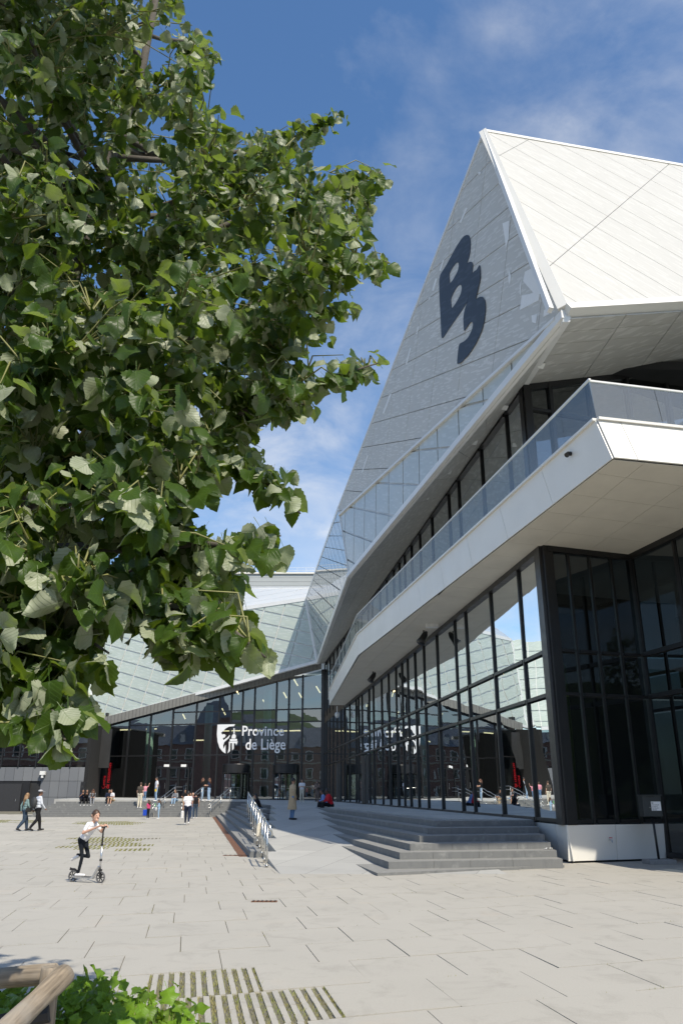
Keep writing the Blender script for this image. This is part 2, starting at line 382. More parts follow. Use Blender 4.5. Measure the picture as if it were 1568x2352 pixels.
M['roofF2'] = t_roofglass('wing_roof_glass', unit(K2 - K3), np.array([0., 0, 1]), (.42, .46, .44), (.5, .54, .5), 1.55)
M['b3ink'] = t_perf('dark_letter_print', U1, W1, (.035, .042, .052), (.05, .058, .07), .12)

# ================================================================== the building
bld = empty('arts_centre', tuple(Q * (1, 1, 0)))
tag(bld, 'angular white and black glass arts centre with folded pointed perforated roof', 'building')
bld_off = -np.array(bld.location)
def part(name, par=bld):
    o = empty(name, (0, 0, 0), par)
    if par is bld: o.location = tuple(bld_off)
    return o
def bpart(mb, name, m, smooth=False, par=None):
    o = mb.build(name, m, par or bld, smooth); fixn(o)
    if par is None: o.location = tuple(bld_off)
    return o

# ---- roof: the tall side facet
f1 = part('roof_side')
sA, sB = onp(1281, 735, P1, N1), onp(782, 1183, P1, N1)      # seam between the perforated part and the glass strip
F1poly = [AP, P1 + (AP - P1) * .02, sA, sB, K1]
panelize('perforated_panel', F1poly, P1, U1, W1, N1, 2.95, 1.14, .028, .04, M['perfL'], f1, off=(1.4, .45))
# glass strip under the seam, its bars leaning as the panels do
uS = unit(K2 - P1); bS = unit(sB - sA)
strip = [sA + (sB - sA) * .01, sB, K1 + (K2 - K1) * .03, K2, P1 + (K2 - P1) * .05]
va = unit(onp(1056, 999, P1, N1) - onp(1053.5, 935, P1, N1)); vb = unit(onp(1042, 1014, P1, N1) - onp(947, 1025, P1, N1))
M['stripglass'] = t_roofglass('strip_glass', U1, W1, (.52, .55, .515), (.58, .60, .56), 1.22)
panelize('pane', strip, onp(1053, 936, P1, N1), vb, va, N1, 2.3, 1.5, .10, .03, M['stripglass'], f1)
bpart(MB().beam(sA - W1 * .02, sB, .10, .26, N1), 'seam_rail', M['trim'], par=f1)
# grid of bars behind the strip panes
bpart(MB().prism([x - N1 * .06 for x in strip], -N1 * .05), 'strip_frame', M['trim'], par=f1)
# lining behind the screen, set back, with trusses between
cen = (AP + P1 + K1 + K2) / 4
lin = [x + (cen - x) * .10 - N1 * 1.5 for x in (AP, P1 + (AP - P1) * .30, K2 + (K1 - K2) * .75, K1)]
bpart(MB().prism(lin, -N1 * .2), 'inner_lining', P('grey_lining', (.11, .115, .12), .8, sc_=.4), par=f1)
trs = MB()
for k in range(9):
    a_ = P1 + (K2 - P1) * (k / 9 + .03) + W1 * -.4 - N1 * .9; b_ = AP + (K1 - AP) * (k / 9 + .05) - N1 * .9
    trs.beam(a_, b_, .18, .18, N1)
    if k < 8: trs.beam(a_, AP + (K1 - AP) * ((k + 1) / 9 + .05) - N1 * .9, .10, .10, N1)
bpart(trs, 'truss', M['trim'], par=f1)
# pale plates painting in sky light through both skins, lined up beside the ridge
sky_dashes = [((1072, 478), (1057, 512), 9), ((1019, 598), (1011, 622), 7), ((1002, 640), (994, 668), 10), ((985, 690), (988, 683), 6), ((962, 750), (957, 768), 6), ((943, 800), (933, 838), 7), ((897, 905), (880, 950), 9), ((845, 1046), (832, 1085), 6)]
M['skypatch'] = plain('pale_sky_paint', (.75, .75, .73), .5, var=.03)
for (a_, b_, wd) in sky_dashes:
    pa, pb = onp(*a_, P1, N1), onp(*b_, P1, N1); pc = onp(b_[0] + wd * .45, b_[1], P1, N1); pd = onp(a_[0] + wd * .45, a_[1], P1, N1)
    bpart(MB().prism([pa + N1 * .045, pb + N1 * .045, pc + N1 * .045, pd + N1 * .045], N1 * .004), 'painted_sky_patch', M['skypatch'], par=f1)
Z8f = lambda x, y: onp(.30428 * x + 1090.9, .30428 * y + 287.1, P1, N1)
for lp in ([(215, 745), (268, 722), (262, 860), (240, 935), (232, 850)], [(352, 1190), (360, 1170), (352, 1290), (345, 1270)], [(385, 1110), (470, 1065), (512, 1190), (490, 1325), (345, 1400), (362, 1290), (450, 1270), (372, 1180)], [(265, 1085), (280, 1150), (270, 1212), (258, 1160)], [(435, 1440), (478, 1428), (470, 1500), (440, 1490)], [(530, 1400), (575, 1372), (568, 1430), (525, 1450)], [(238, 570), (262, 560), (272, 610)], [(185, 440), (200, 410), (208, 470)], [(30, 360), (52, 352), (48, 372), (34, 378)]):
    o = MB().prism([Z8f(*p) + N1 * .045 for p in lp], N1 * .004).build('painted_sky_patch', M['skypatch'], f1); fixn(o)  # irregular pale plates, the same painted-in sky light
# ---- big letters on the side facet
Z7 = lambda x, y: onp(.16477 * x + 947.3, .16477 * y + 516.7, P1, N1)
def flat(name, loops, lift, m, par, th=.012, nrm=N1):
    L3 = [[Vector(p + nrm * lift) for p in lp] for lp in loops]; flatv = [v for lp in L3 for v in lp]
    tri = tessellate_polygon(L3); o = mk(name, flatv + [v + Vector(nrm * th) for v in flatv], [tuple(t_) for t_ in tri] + [tuple(i + len(flatv) for i in t_) for t_ in tri], m, par)
    b = []; k = 0
    for lp in L3:
        n = len(lp); b += [(k + i, k + (i + 1) % n, k + (i + 1) % n + len(flatv), k + i + len(flatv)) for i in range(n)]; k += n
    bm = bmesh.new(); bm.from_mesh(o.data); bm.verts.ensure_lookup_table()
    for q in b:
        try: bm.faces.new([bm.verts[i] for i in q])
        except ValueError: pass
    bmesh.ops.recalc_face_normals(bm, faces=bm.faces); bm.to_mesh(o.data); bm.free(); return o
def smooth_loop(pts, it=2):
    for _ in range(it):
        q = []
        for i in range(len(pts)):
            a_, b_ = np.array(pts[i], float), np.array(pts[(i + 1) % len(pts)], float)
            if np.linalg.norm(a_ - b_) > 60: q += [a_ * .86 + b_ * .14, a_ * .14 + b_ * .86]
            else: q += [a_ * .75 + b_ * .25, a_ * .25 + b_ * .75]
        pts = q
    return pts
Bo = [(385, 770), (400, 700), (450, 620), (500, 540), (600, 350), (690, 205), (740, 152), (785, 140), (813, 165), (828, 260), (820, 380), (800, 470), (775, 540), (800, 523), (832, 513), (858, 540), (855, 650), (835, 800), (805, 960), (780, 1075), (700, 1200), (560, 1400), (420, 1612), (410, 1370), (390, 1000)]
h1 = [(655, 520), (662, 575), (645, 650), (590, 750), (535, 830), (527, 690), (560, 620), (620, 535)]
h2 = [(690, 830), (705, 880), (690, 960), (640, 1060), (560, 1178), (548, 1040), (580, 960), (640, 860)]
T3 = [(958, 550), (972, 740), (935, 900), (900, 1045), (950, 1008), (1000, 1005), (1035, 1070), (1042, 1180), (1022, 1350), (980, 1500), (900, 1670), (800, 1820), (700, 1925), (638, 1952), (668, 1660), (740, 1630), (800, 1570), (850, 1470), (868, 1390), (855, 1347), (820, 1370), (780, 1430), (738, 1490), (728, 1300), (745, 1200), (808, 1000), (850, 690), (885, 642), (912, 638)]
flat('letter', [[Z7(*p) for p in lp] for lp in (smooth_loop(Bo), smooth_loop(h1), smooth_loop(h2))], .046, M['b3ink'], f1)
flat('letter', [[Z7(*p) for p in smooth_loop(T3)]], .060, M['b3ink'], f1)
# ---- front facet
gf = part('roof_front')
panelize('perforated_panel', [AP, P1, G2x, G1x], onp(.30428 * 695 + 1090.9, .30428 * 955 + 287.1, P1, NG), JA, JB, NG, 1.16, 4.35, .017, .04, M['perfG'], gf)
linG = [x - NG * 1.6 + (np.array([9, 24, 19.]) - x) * .05 for x in (AP, P1 + (AP - P1) * .22, G2x + (G1x - G2x) * .2, G1x)]
bpart(MB().prism(linG, -NG * .15), 'inner_lining', P('grey_lining', (.11, .115, .12), .8), par=gf)
# ---- wing facet and its bars
f2 = part('roof_wing')
fw = [K1b, K2, K3, K4]
Z6 = lambda x, y, P_=K2, n_=N2: onp(.18308 * x + 574.1, .18308 * y + 1205.7, P_, n_)
ua = unit(Z6(1090, 1050) - Z6(920, 330)); ub = unit(Z6(1145, 825) - Z6(835, 610))
for tri in ([K1, K2, K4], [K2, K3, K4]):
    nt_ = unit(np.cross(tri[1] - tri[0], tri[2] - tri[0])); nt_ = nt_ if nt_[0] < 0 else -nt_
    zt_ = lambda x, y: onp(.18308 * x + 574.1, .18308 * y + 1205.7, K2, nt_)
    ua = unit(zt_(1090, 1050) - zt_(920, 330)); ub = unit(zt_(1145, 825) - zt_(835, 610))
    panelize('pane', tri, zt_(835, 610), ub, ua, nt_, 2.6, 2.4, .14, .03, M['roofF2'], f2)
    bpart(MB().prism([x - nt_ * .08 for x in tri], -nt_ * .06), 'wing_frame', M['trim'], par=f2)
# ---- edge beams
rf = part('roof_edges')
def edge(a_, b_, wd, hg, up, m='trim', nm='edge_beam'): bpart(MB().beam(a_, b_, wd, hg, up), nm, M[m], par=rf)
edge(AP + N1 * .05, P1 + N1 * .05, .26, .14, N1 + NG, 'white'); edge(AP + N1 * .02, P1 - np.array([.42, 0, .05]) * .9, .16, .12, N1, 'trim')
edge(AP, K1, .16, .12, N1, 'trim'); edge(AP, G1x, .2, .14, NG, 'white'); edge(P1 + NG * .05 - LV * .10, G2x + NG * .05 - LV * .10, .22, .30, NG, 'white')
edge(P1 - LV * .16, K2 - LV * .16, .24, .24, N1); edge(K2 - LV * .14, K3 - LV * .14, .26, .26, N2); edge(K1, K2, .2, .1, N2); edge(K1, K4, .18, .12, N2); edge(K4, K3, .34, .14, NL)
# ---- soffits under the roof
sf = part('roof_soffit')
Bm = Bp(40.0, 13.9); Bf = Bp(YE - .3, 14.4); CH = onp(1568, 843, WC, NC); CHx = WC + (CH - WC) * 2.4
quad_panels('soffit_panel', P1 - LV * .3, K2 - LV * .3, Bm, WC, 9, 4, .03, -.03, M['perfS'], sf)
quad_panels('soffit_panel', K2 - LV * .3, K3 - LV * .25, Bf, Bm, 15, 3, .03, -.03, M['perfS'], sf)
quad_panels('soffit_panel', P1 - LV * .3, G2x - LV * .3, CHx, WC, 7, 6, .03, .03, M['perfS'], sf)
edge(P1 - LV * .33, WC - LV * .02, .18, .1, LV)
# ceiling slab over the soffit and closing roof behind
top = [AP, K1, K4, K4 + np.array([60, 15, -2]), G1x + np.array([10, 40, -3]), G1x]
mk_ = MB(); mk_.add([np.array(p) - LV * .15 for p in top], [(0, 1, 2, 3, 4, 5)]); bpart(mk_, 'rear_roof', M['fascia'])
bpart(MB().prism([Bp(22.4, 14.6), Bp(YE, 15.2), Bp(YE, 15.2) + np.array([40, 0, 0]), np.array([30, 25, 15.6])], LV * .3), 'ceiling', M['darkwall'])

# ---- left roof
lr = part('roof_entrance')
panelize('pane', [K3, K4, TL, BL], onp(.5126 * 1280, .5126 * 240 + 1263, K3, NL), JLb, JLa, NL, 2.45, 1.28, .13, .03, M['roofL'], lr)
bpart(MB().prism([x - NL * .06 for x in (K3, K4, TL, BL)], -NL * .06), 'grid_frame', M['trim'], par=lr)
R1 = onp(711, 1350, K4 + np.array([0, 5.5, 0]), np.array([0, 1., 0])); R2 = ony(300, 1352, TL[1] + 9)
M['roofW'] = t_roofglass('white_roof_panel', JLb, np.array([0., 0, 1]), (.72, .73, .69), (.78, .76, .7), 1.3)
nU = unit(np.cross(TL - K4, R1 - K4)); nU = nU if nU[1] < 0 else -nU
R2 = onp(300, 1352, K4, nU)
panelize('roof_panel', [K4, R1, R2, TL], K4, unit(TL - K4), unit(np.cross(nU, TL - K4)), nU, 3.4, 2.6, .06, .03, M['roofW'], lr)
bpart(MB().prism([x - nU * .08 for x in (K4, R1, R2, TL)], -nU * .06), 'grid_frame', M['trim'], par=lr)
L3a, L3b = ony(-60, 1440, TL[1] - 6), ony(-60, 1600, BL[1] - 6)
n3 = unit(np.cross(L3a - TL, BL - TL)); n3 = n3 if n3[1] < 0 else -n3; L3b = onp(-420, 1660, TL, n3); L3a = onp(-420, 1400, TL, n3)
panelize('pane', [TL, BL, L3b, L3a], TL, unit(np.cross(n3, LV)), unit(np.cross(n3, np.cross(n3, LV))), n3, 2.45, 1.28, .10, .03, M['roofL'], lr)
bpart(MB().prism([x - n3 * .07 for x in (TL, BL, L3b, L3a)], -n3 * .06), 'grid_frame', M['trim'], par=lr)
for a_, b_, wd in ((K4, TL, .4), (TL, BL, .4), (R1, R2, .3)): edge(a_, b_, wd, .16, NL)
edge(K3, BL, .3, .3, NL, 'trim')
eL = np.array([-24.8, 81.1, 8.15]); eLL = np.array([-47, 81.1, 8.25])
BLx = np.array([BL[0] + .1, BL[1], BL[2]])
bpart(MB().prism([BL, eL, eLL, L3b], LV * .12), 'eave_sheet', M['fascia'], par=lr)
edge(eL - LV * .1, eLL - LV * .1, .2, .34, LV, 'trim')
# ---- entrance wall: fascia band, panes, mullions, transoms
ea = part('entrance_front')
def Ap(px, py, off=0.): return onp(px, py, EC - NA * off, NA)
AL = Ap(226, 1836); hR, hL = Ap(741, 1538), Ap(229, 1672)
bpart(MB().prism([hR - NA * .5, hL - NA * .5, hL - NA * .5 + LV * .9, hR - NA * .5 + LV * .9], -NA * .12), 'fascia_band', M['band'], par=ea)
rib = MB()
for k in range(60):
    q = hL + (hR - hL) * (k / 60) - NA * .63; rib.beam(q + LV * .02, q + LV * .88, .05, .03, NA)
bpart(rib, 'fascia_rib', P('fascia_rib', (.12, .115, .105), .6), par=ea)
axs = [229, 292, 341, 392, 446, 499, 527, 553, 581, 632, 661, 693, 741]
def headz(q): s_ = (q - hL)[:2] @ DA[:2] / ((hR - hL)[:2] @ DA[:2]); return hL[2] + (hR[2] - hL[2]) * s_
AM = []
for x in axs:
    q = Ap(x, 1735); AM.append(np.array([q[0], q[1], 0]))
TRA = [5.4, 8.56, 9.82]
for i, q in enumerate(AM):
    bpart(MB().beam(q + LV * platz(*q[:2]), q + LV * headz(q), .16 if 0 < i < len(AM) - 1 else .34, .2, NA), 'mullion', M['frame'], par=ea)
zb = lambda q: platz(q[0], q[1])
for i in range(len(AM) - 1):
    a_, b_ = AM[i], AM[i + 1]
    lo = [zb(a_), zb(b_)]
    lv = [z for z in TRA if z < min(headz(a_), headz(b_)) - .3]
    for k, z in enumerate(lv + [None]):
        hi = [z, z] if z else [headz(a_), headz(b_)]
        g = .06
        pane = [a_ + LV * (lo[0] + g), b_ + LV * (lo[1] + g), b_ + LV * (hi[1] - g), a_ + LV * (hi[0] - g)]
        e_ = unit(b_ - a_) * .07; pane = [pane[0] + e_, pane[1] - e_, pane[2] - e_, pane[3] + e_]
        tilt = NA * rng.normal(0, .006); pane[2] = pane[2] + tilt; pane[3] = pane[3] + tilt
        mk('pane', pane, [(0, 1, 2, 3)], M['glass'], ea)
        lo = hi
    for z in lv: bpart(MB().beam(a_ + LV * z + e_ * 1.2 - NA * .01, b_ + LV * z - e_ * 1.2 - NA * .01, .12, .13, LV), 'transom', M['frame'], par=ea)
    bpart(MB().beam(a_ + LV * (zb(a_) + .03) + e_ * 1.2, b_ + LV * (zb(b_) + .03) - e_ * 1.2, .12, .10, LV), 'sill_rail', M['frame'], par=ea)
# revolving doors and the double door between
def revolving(pxl, pxr):
    d = part('revolving_door'); a_, b_ = Ap(pxl, 1800), Ap(pxr, 1800); c = (a_ + b_) / 2; c[2] = 0; r = np.linalg.norm((b_ - a_)[:2]) / 2
    z0 = platz(*c[:2])
    o = MB().lathe((c[0], c[1], 0), [(r, z0 + 2.55), (r, z0 + 3.35), (r * .98, z0 + 3.4)], 32).build('drum', M['frame'], d)
    for ang in (0.35, 1.1, 2.05, 2.8, 3.5, 4.2, 5.2, 5.9):
        q = c + r * .97 * np.array([math.cos(ang), math.sin(ang), 0]); MB().beam(q + LV * z0, q + LV * (z0 + 2.56), .09, .06, NA).build('post', M['frame'], d)
    for k in range(4):
        t_ = .5 + k * math.pi / 2; dr = np.array([math.cos(t_), math.sin(t_), 0]); f_ = MB()
        f_.beam(c + LV * (z0 + .06), c + dr * r * .93 + LV * (z0 + .06), .05, .1); f_.beam(c + LV * (z0 + 2.48), c + dr * r * .93 + LV * (z0 + 2.48), .05, .1); f_.beam(c + dr * r * .91 + LV * z0, c + dr * r * .91 + LV * (z0 + 2.5), .05, .05, NA)
        wg = f_.build('door_wing', M['frame'], d); mk('pane', [c + dr * .1 + LV * (z0 + .1), c + dr * r * .88 + LV * (z0 + .1), c + dr * r * .88 + LV * (z0 + 2.43), c + dr * .1 + LV * (z0 + 2.43)], [(0, 1, 2, 3)], M['glass'], wg)
        MB().tube([c + dr * r * .2 - NA * .06 + LV * (z0 + 1.1), c + dr * r * .8 - NA * .06 + LV * (z0 + 1.1)], .02).build('push_bar', M['steel'], wg)
revolving(512, 572); revolving(627, 686)
dd = part('entrance_door')
for px0, px1 in ((358, 383), (384, 409), (410, 432)):
    a_, b_ = Ap(px0, 1800, .1), Ap(px1, 1800, .1); z0 = platz(*a_[:2]); a_[2] = b_[2] = z0 + .03; f_ = MB(); hgt = LV * 3.0
    f_.beam(a_, a_ + hgt, .12, .1, NA); f_.beam(b_, b_ + hgt, .12, .1, NA); f_.beam(a_ + hgt, b_ + hgt, .1, .2, LV); f_.beam(a_ + LV * .1, b_ + LV * .1, .1, .2, LV)
    lf = f_.build('door_leaf', M['frame'], dd); e_ = unit(b_ - a_)
    MB().tube([b_ - e_ * .15 - NA * .1 + LV * .9, b_ - e_ * .15 - NA * .1 + LV * 1.5], .02).build('handle', M['steel'], lf)
for px in (383, 422):
    q = Ap(px, 1758.5, .2); MB().box(q, (.55, .06, .25), ).build('door_notice', M['paint'], dd)
# lettering on the glass
def text_mesh(name, body, P0, Ux, Uz, wd, ht, m, par, bold=.012, shear=0):
    c = bpy.data.curves.new(name, 'FONT'); c.body = body; c.size = 1; c.offset = bold; c.extrude = .0; c.resolution_u = 3
    o = bpy.data.objects.new(name, c); COL.objects.link(o); dg = bpy.context.evaluated_depsgraph_get(); dg.update()
    me = bpy.data.meshes.new_from_object(o.evaluated_get(dg)); bpy.data.objects.remove(o)
    A = np.array([v.co[:] for v in me.vertices]); mn, mxv = A.min(0), A.max(0); A = (A - mn) / np.maximum(mxv - mn, 1e-6)
    W3 = np.array(P0) + np.outer(A[:, 0] * wd, Ux) + np.outer(A[:, 1] * ht, Uz)
    for v, q in zip(me.vertices, W3): v.co = q
    me.materials.clear(); me.materials.append(m); return obj(name, me, par)
sg = part('wall_sign')
def sp(x, y): return Ap(.18308 * x + 488, .18308 * y + 1521.5, .14)
def sgn_text(body, x0, y0, x1, y1):
    a_ = sp(x0, y1); b_ = sp(x1, y1); c_ = sp(x0, y0); text_mesh('sign_text', body, a_, unit(b_ - a_), LV, np.linalg.norm(b_ - a_), c_[2] - a_[2], M['lettering'], sg, .014)
sgn_text('Province', 372, 795, 895, 922); sgn_text('de Liège', 412, 958, 915, 1140)
shield = [(65, 780), (285, 775), (272, 800), (210, 805), (165, 830), (140, 860), (110, 880), (122, 905), (150, 898), (167, 915), (160, 937), (130, 950), (140, 975), (190, 940), (215, 910), (221, 920), (205, 950), (150, 1000), (135, 1040), (140, 1085), (165, 1035), (165, 1142), (130, 1120), (90, 1070), (65, 990), (57, 900)]
for lp in (shield, [(220, 962), (312, 960), (308, 985), (218, 988)], [(208, 993), (319, 989), (300, 1040), (292, 1015), (270, 1012), (268, 1080), (248, 1105), (247, 1012), (225, 1012), (222, 1110), (190, 1142), (205, 1080)], [(240, 955), (245, 920), (262, 897), (280, 897), (295, 920), (290, 955)], [(265, 892), (266, 830), (272, 822), (278, 830), (280, 892)]):
    flat('emblem', [[sp(*p) for p in lp]], 0., M['lettering'], sg, .02, -NA)
rs_ = part('window_lettering')
for body, x0, x1 in (('Centre', 234.0, 241.0), ('de ressources', 242.5, 251.0)):
    a_ = Ap(x1, 1811, .16); b_ = Ap(x0, 1811, .16); ln = 2.6 if body[0] == 'd' else 1.28
    text_mesh('red_text', body, a_, LV, unit(b_ - a_), ln, np.linalg.norm(b_ - a_), M['red'], rs_, .0)
# inside the entrance hall
hall = part('entrance_hall')
hb = [EC + NA * 12 + DA * -14, EC + NA * 12 + DA * 30]
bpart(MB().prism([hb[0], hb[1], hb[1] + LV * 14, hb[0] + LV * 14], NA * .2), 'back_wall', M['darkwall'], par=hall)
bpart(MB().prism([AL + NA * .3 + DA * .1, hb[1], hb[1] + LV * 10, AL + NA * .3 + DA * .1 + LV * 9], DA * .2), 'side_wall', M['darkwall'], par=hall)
for px, rr in ((338, .42), (473, .42), (610, .42)):
    q = Ap(px, 1780, -2.2); q[2] = 0; MB().tube([q + LV * .9, q + LV * (headz(q) - .2)], rr, 16).build('column', M['green'], hall, True)
for px, py, l_ in ((540, 1580, .8), (604, 1607, .7), (651, 1590, .7), (675, 1560, .8), (686, 1591, .6), (726, 1576, .8), (510, 1627, .8), (420, 1640, .6), (560, 1678, 2.2), (690, 1678, 2.6), (360, 1674, 1.2), (620, 1678, 1.5), (470, 1700, 1.2), (300, 1676, 1.2)):
    q = Ap(px, py, -6.); dirv = unit(DA * -.5 + LV * -.8) if l_ < 1 else DA
    MB().beam(q, q + dirv * l_ * 1.1, .12, .10, NA).build('lamp_tube', M['lamp'], hall)
# ---- long glass wall
lw = part('side_front')
YS = [22.0, 23.9, 26.8, 30.0, 31.6, 34.7, 37.3, 39.3, 41.1, 42.6, 44.3, 46.6, 49, 52.1, 53.9, 57.1, 58.8, 60.1, 63.6, 66.8, 69.1, 71.9, 75, 78, 80.6, 82.9]
OUT = -NB
def headB(y): return 13.77 + (y - 22.1) * (14.4 - 13.77) / 61
ZB = [.96, 4.2, 5.38, ZS]
for i, y in enumerate(YS):
    bpart(MB().beam(Bp(y, .9) + OUT * .02, Bp(y, ZS) + OUT * .02, .08 if i else .4, .09 if i else .2, NB), 'mullion', M['frame'], par=lw)
    bpart(MB().beam(Bp(y, ZS + .5) + OUT * .02, Bp(y, headB(y)) + OUT * .02, .08 if i else .3, .09 if i else .18, NB), 'mullion', M['frame'], par=lw)
for i in range(len(YS) - 1):
    y0, y1 = YS[i], YS[i + 1]
    for k in range(3):
        dx = OUT * rng.normal(0, .004)
        mk('pane', [Bp(y0 + .07, ZB[k] + .07), Bp(y1 - .07, ZB[k] + .07) + OUT * rng.normal(0, .006), Bp(y1 - .07, ZB[k + 1] - .07) + dx, Bp(y0 + .07, ZB[k + 1] - .07) + dx], [(0, 1, 2, 3)], M['glassside'], lw)
        bpart(MB().beam(Bp(y0 + .08, ZB[k] + .03) + OUT * .03, Bp(y1 - .08, ZB[k] + .03) + OUT * .02, .09, .10), 'transom', M['frame'], par=lw)
    mk('pane', [Bp(y0 + .07, ZS + 1.1), Bp(y1 - .07, ZS + 1.1), Bp(y1 - .07, headB(y1) - .05), Bp(y0 + .07, headB(y0) - .05)], [(0, 1, 2, 3)], M['glassside'], lw)
    bpart(MB().beam(Bp(y0 + .08, headB(y0) - .1) + OUT * .03, Bp(y1 - .08, headB(y1) - .1) + OUT * .03, .14, .2), 'transom', M['frame'], par=lw)
bpart(MB().beam(Bp(22.2, ZS - .1) + OUT * .04, Bp(66, ZS - .1) + OUT * .04, .16, .18), 'head_rail', M['frame'], par=lw)
# a pair of door posts with a pale frame
for px in (778, 838):
    q = onp(px, 1800, Q, NB); o = MB().beam(Bp(q[1], .96) + OUT * .12, Bp(q[1], 4.05) + OUT * .12, .22, .2, NB).build('door_post', P('bronze_post', (.10, .085, .07), .45), lw)
# ---- corner walls at the near end
cw = part('corner_front')
C0 = np.array([Bx(22.0), 22.0, 0]) - DC * 0
def Cp(s_, z): return np.array([Q[0] + DC[0] * s_, Q[1] + DC[1] * s_, z])
LC = np.linalg.norm(CD[:2] - Q[:2])
CS = [0.12, .82, 1.55, 2.3, LC]
for i, s_ in enumerate(CS):
    bpart(MB().beam(Cp(s_, .9), Cp(s_, ZS), .07 if i else .30, .09 if i else .2, NC), 'mullion', M['frame'], par=cw)
for i in range(len(CS) - 1):
    for k in range(3):
        mk('pane', [Cp(CS[i] + .06, ZB[k] + .06), Cp(CS[i + 1] - .06, ZB[k] + .06), Cp(CS[i + 1] - .06, ZB[k + 1] - .06), Cp(CS[i] + .06, ZB[k + 1] - .06)], [(0, 1, 2, 3)], M['glassdark'], cw)
        bpart(MB().beam(Cp(CS[i] + .08, ZB[k] + .02) + NC * .03, Cp(CS[i + 1] - .08, ZB[k] + .02) + NC * .02, .09, .08), 'transom', M['frame'], par=cw)
bpart(MB().beam(Cp(.1, ZS - .09) + NC * .05, Cp(LC, ZS - .09) + NC * .05, .14, .17), 'head_rail', M['frame'], par=cw)
def Dp(s_, z): return np.array([CD[0] + DD[0] * s_, CD[1] + DD[1] * s_, z])
DS = [0, 2.1, 4.2, 6.3, 8.4]; ZD = [.12, 4.2, 5.38, ZS]
for i, s_ in enumerate(DS):
    bpart(MB().beam(Dp(s_, .0), Dp(s_, ZS), .08 if i else .3, .10, ND), 'mullion', M['frame'], par=cw)
for i in range(len(DS) - 1):
    for k in range(3):
        mk('pane', [Dp(DS[i] + .07, ZD[k] + .06), Dp(DS[i + 1] - .07, ZD[k] + .06), Dp(DS[i + 1] - .07, ZD[k + 1] - .06), Dp(DS[i] + .07, ZD[k + 1] - .06)], [(0, 1, 2, 3)], M['glassdark'], cw)
        bpart(MB().beam(Dp(DS[i] + .08, ZD[k] + .02) + ND * .03, Dp(DS[i + 1] - .08, ZD[k] + .02) + ND * .03, .12, .12), 'transom', M['frame'], par=cw)
bpart(MB().beam(Dp(.1, ZS - .09) + ND * .05, Dp(8.4, ZS - .09) + ND * .05, .14, .17), 'head_rail', M['frame'], par=cw)
# upper storey facing the front
def Up(s_, z): return np.array([WC[0] + DC[0] * s_, WC[1] + DC[1] * s_, z])
US = [.0, .9, 2.4, 3.95, 5.6, 7.3, 9.0, 11.]
hzU = lambda s_: WC[2] + (CH[2] - WC[2]) * s_ / np.linalg.norm((CH - WC)[:2])
for i, s_ in enumerate(US):
    bpart(MB().beam(Up(s_, ZS + .5), Up(s_, hzU(s_)), .12 if i else .34, .2, NC), 'mullion', M['frame'], par=cw)
    if i:
        a_, b_ = US[i - 1] + .06, s_ - .06
        for z0, z1, z2, z3 in ((ZS + 1.1, ZS + 1.1, 12.9, 12.9), (13.0, 13.0, hzU(a_) - .05, hzU(b_) - .05)):
            mk('pane', [Up(a_, z0), Up(b_, z1), Up(b_, z3), Up(a_, z2)], [(0, 1, 2, 3)], M['glassup'], cw)
        for zz in (12.95, None):
            bpart(MB().beam(Up(a_, zz or hzU(a_) - .1) + NC * .03, Up(b_, zz or hzU(b_) - .1) + NC * .03, .12, .1 if zz else .22), 'transom', M['frame'], par=cw)
# inside: floors and dark lining
inn = part('interior')
bpart(MB().prism([Bp(22.6, .7), Bp(YE, .7), Bp(YE, .7) + np.array([22, 0, 0]), np.array([28, 24.5, .7])], LV * .2), 'floor', P('floor_screed', (.10, .10, .095), .6), par=inn)
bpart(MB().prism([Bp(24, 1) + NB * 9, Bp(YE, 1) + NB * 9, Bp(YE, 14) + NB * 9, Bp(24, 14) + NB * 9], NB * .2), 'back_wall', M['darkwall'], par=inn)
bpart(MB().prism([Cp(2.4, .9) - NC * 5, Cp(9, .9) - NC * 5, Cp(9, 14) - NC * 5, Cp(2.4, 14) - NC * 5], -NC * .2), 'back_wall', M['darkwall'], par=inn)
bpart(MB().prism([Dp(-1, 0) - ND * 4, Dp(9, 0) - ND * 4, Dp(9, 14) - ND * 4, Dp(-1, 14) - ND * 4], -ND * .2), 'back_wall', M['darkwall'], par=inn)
for y in (31, 38.5, 46, 55, 65): q = Bp(y, 0) + NB * 2.0; MB().tube([q + LV * .9, q + LV * ZS], .3, 14).build('column', M['green'], inn, True)
for s_, dpt in ((1.0, 1.2),): q = Cp(s_, 0) - NC * dpt; MB().tube([q + LV * .9, q + LV * 5.2], .22, 14).build('column', P('olive_paint', (.30, .34, .12), .5), inn, True)
for k in range(12): q = Bp(rng.uniform(26, 76), rng.uniform(5.6, 7.9)) + NB * rng.uniform(3, 8); MB().beam(q, q + DB * 1.3, .1, .07).build('lamp_tube', M['lamp'], inn)
# ---- balcony
bc = part('balcony')
b0, b1, b2 = np.array([5.80, 15.5, ZS]), np.array([.89, 41.1, ZS]), np.array([-.96, 65.85, ZS])
t0, t1, t2 = np.array([5.64, 15.8, 9.45]), np.array([.87, 41.15, 9.5]), np.array([-.98, 65.85, 9.55])
dR = unit(np.array([7.43 - 5.8, 15.87 - 15.5, 0])); b3, t3 = b0 + dR * 10, t0 + dR * 10
core = [b0, b1, b2, np.array([1.2, 66.2, ZS]), np.array([16, 30, ZS]), b3]
inset = lambda q, k=.05: q + unit(np.array([7, 40, ZS]) - q) * k
bpart(MB().prism([inset(q, .42) + LV * .04 for q in core], LV * .9), 'slab', M['fascia'], par=bc)
quad_panels('fascia_panel', b0, b1, t1, t0, 9, 1, .014, -.035, M['white'], bc); quad_panels('fascia_panel', b1, b2, t2, t1, 7, 1, .014, -.035, M['white'], bc)
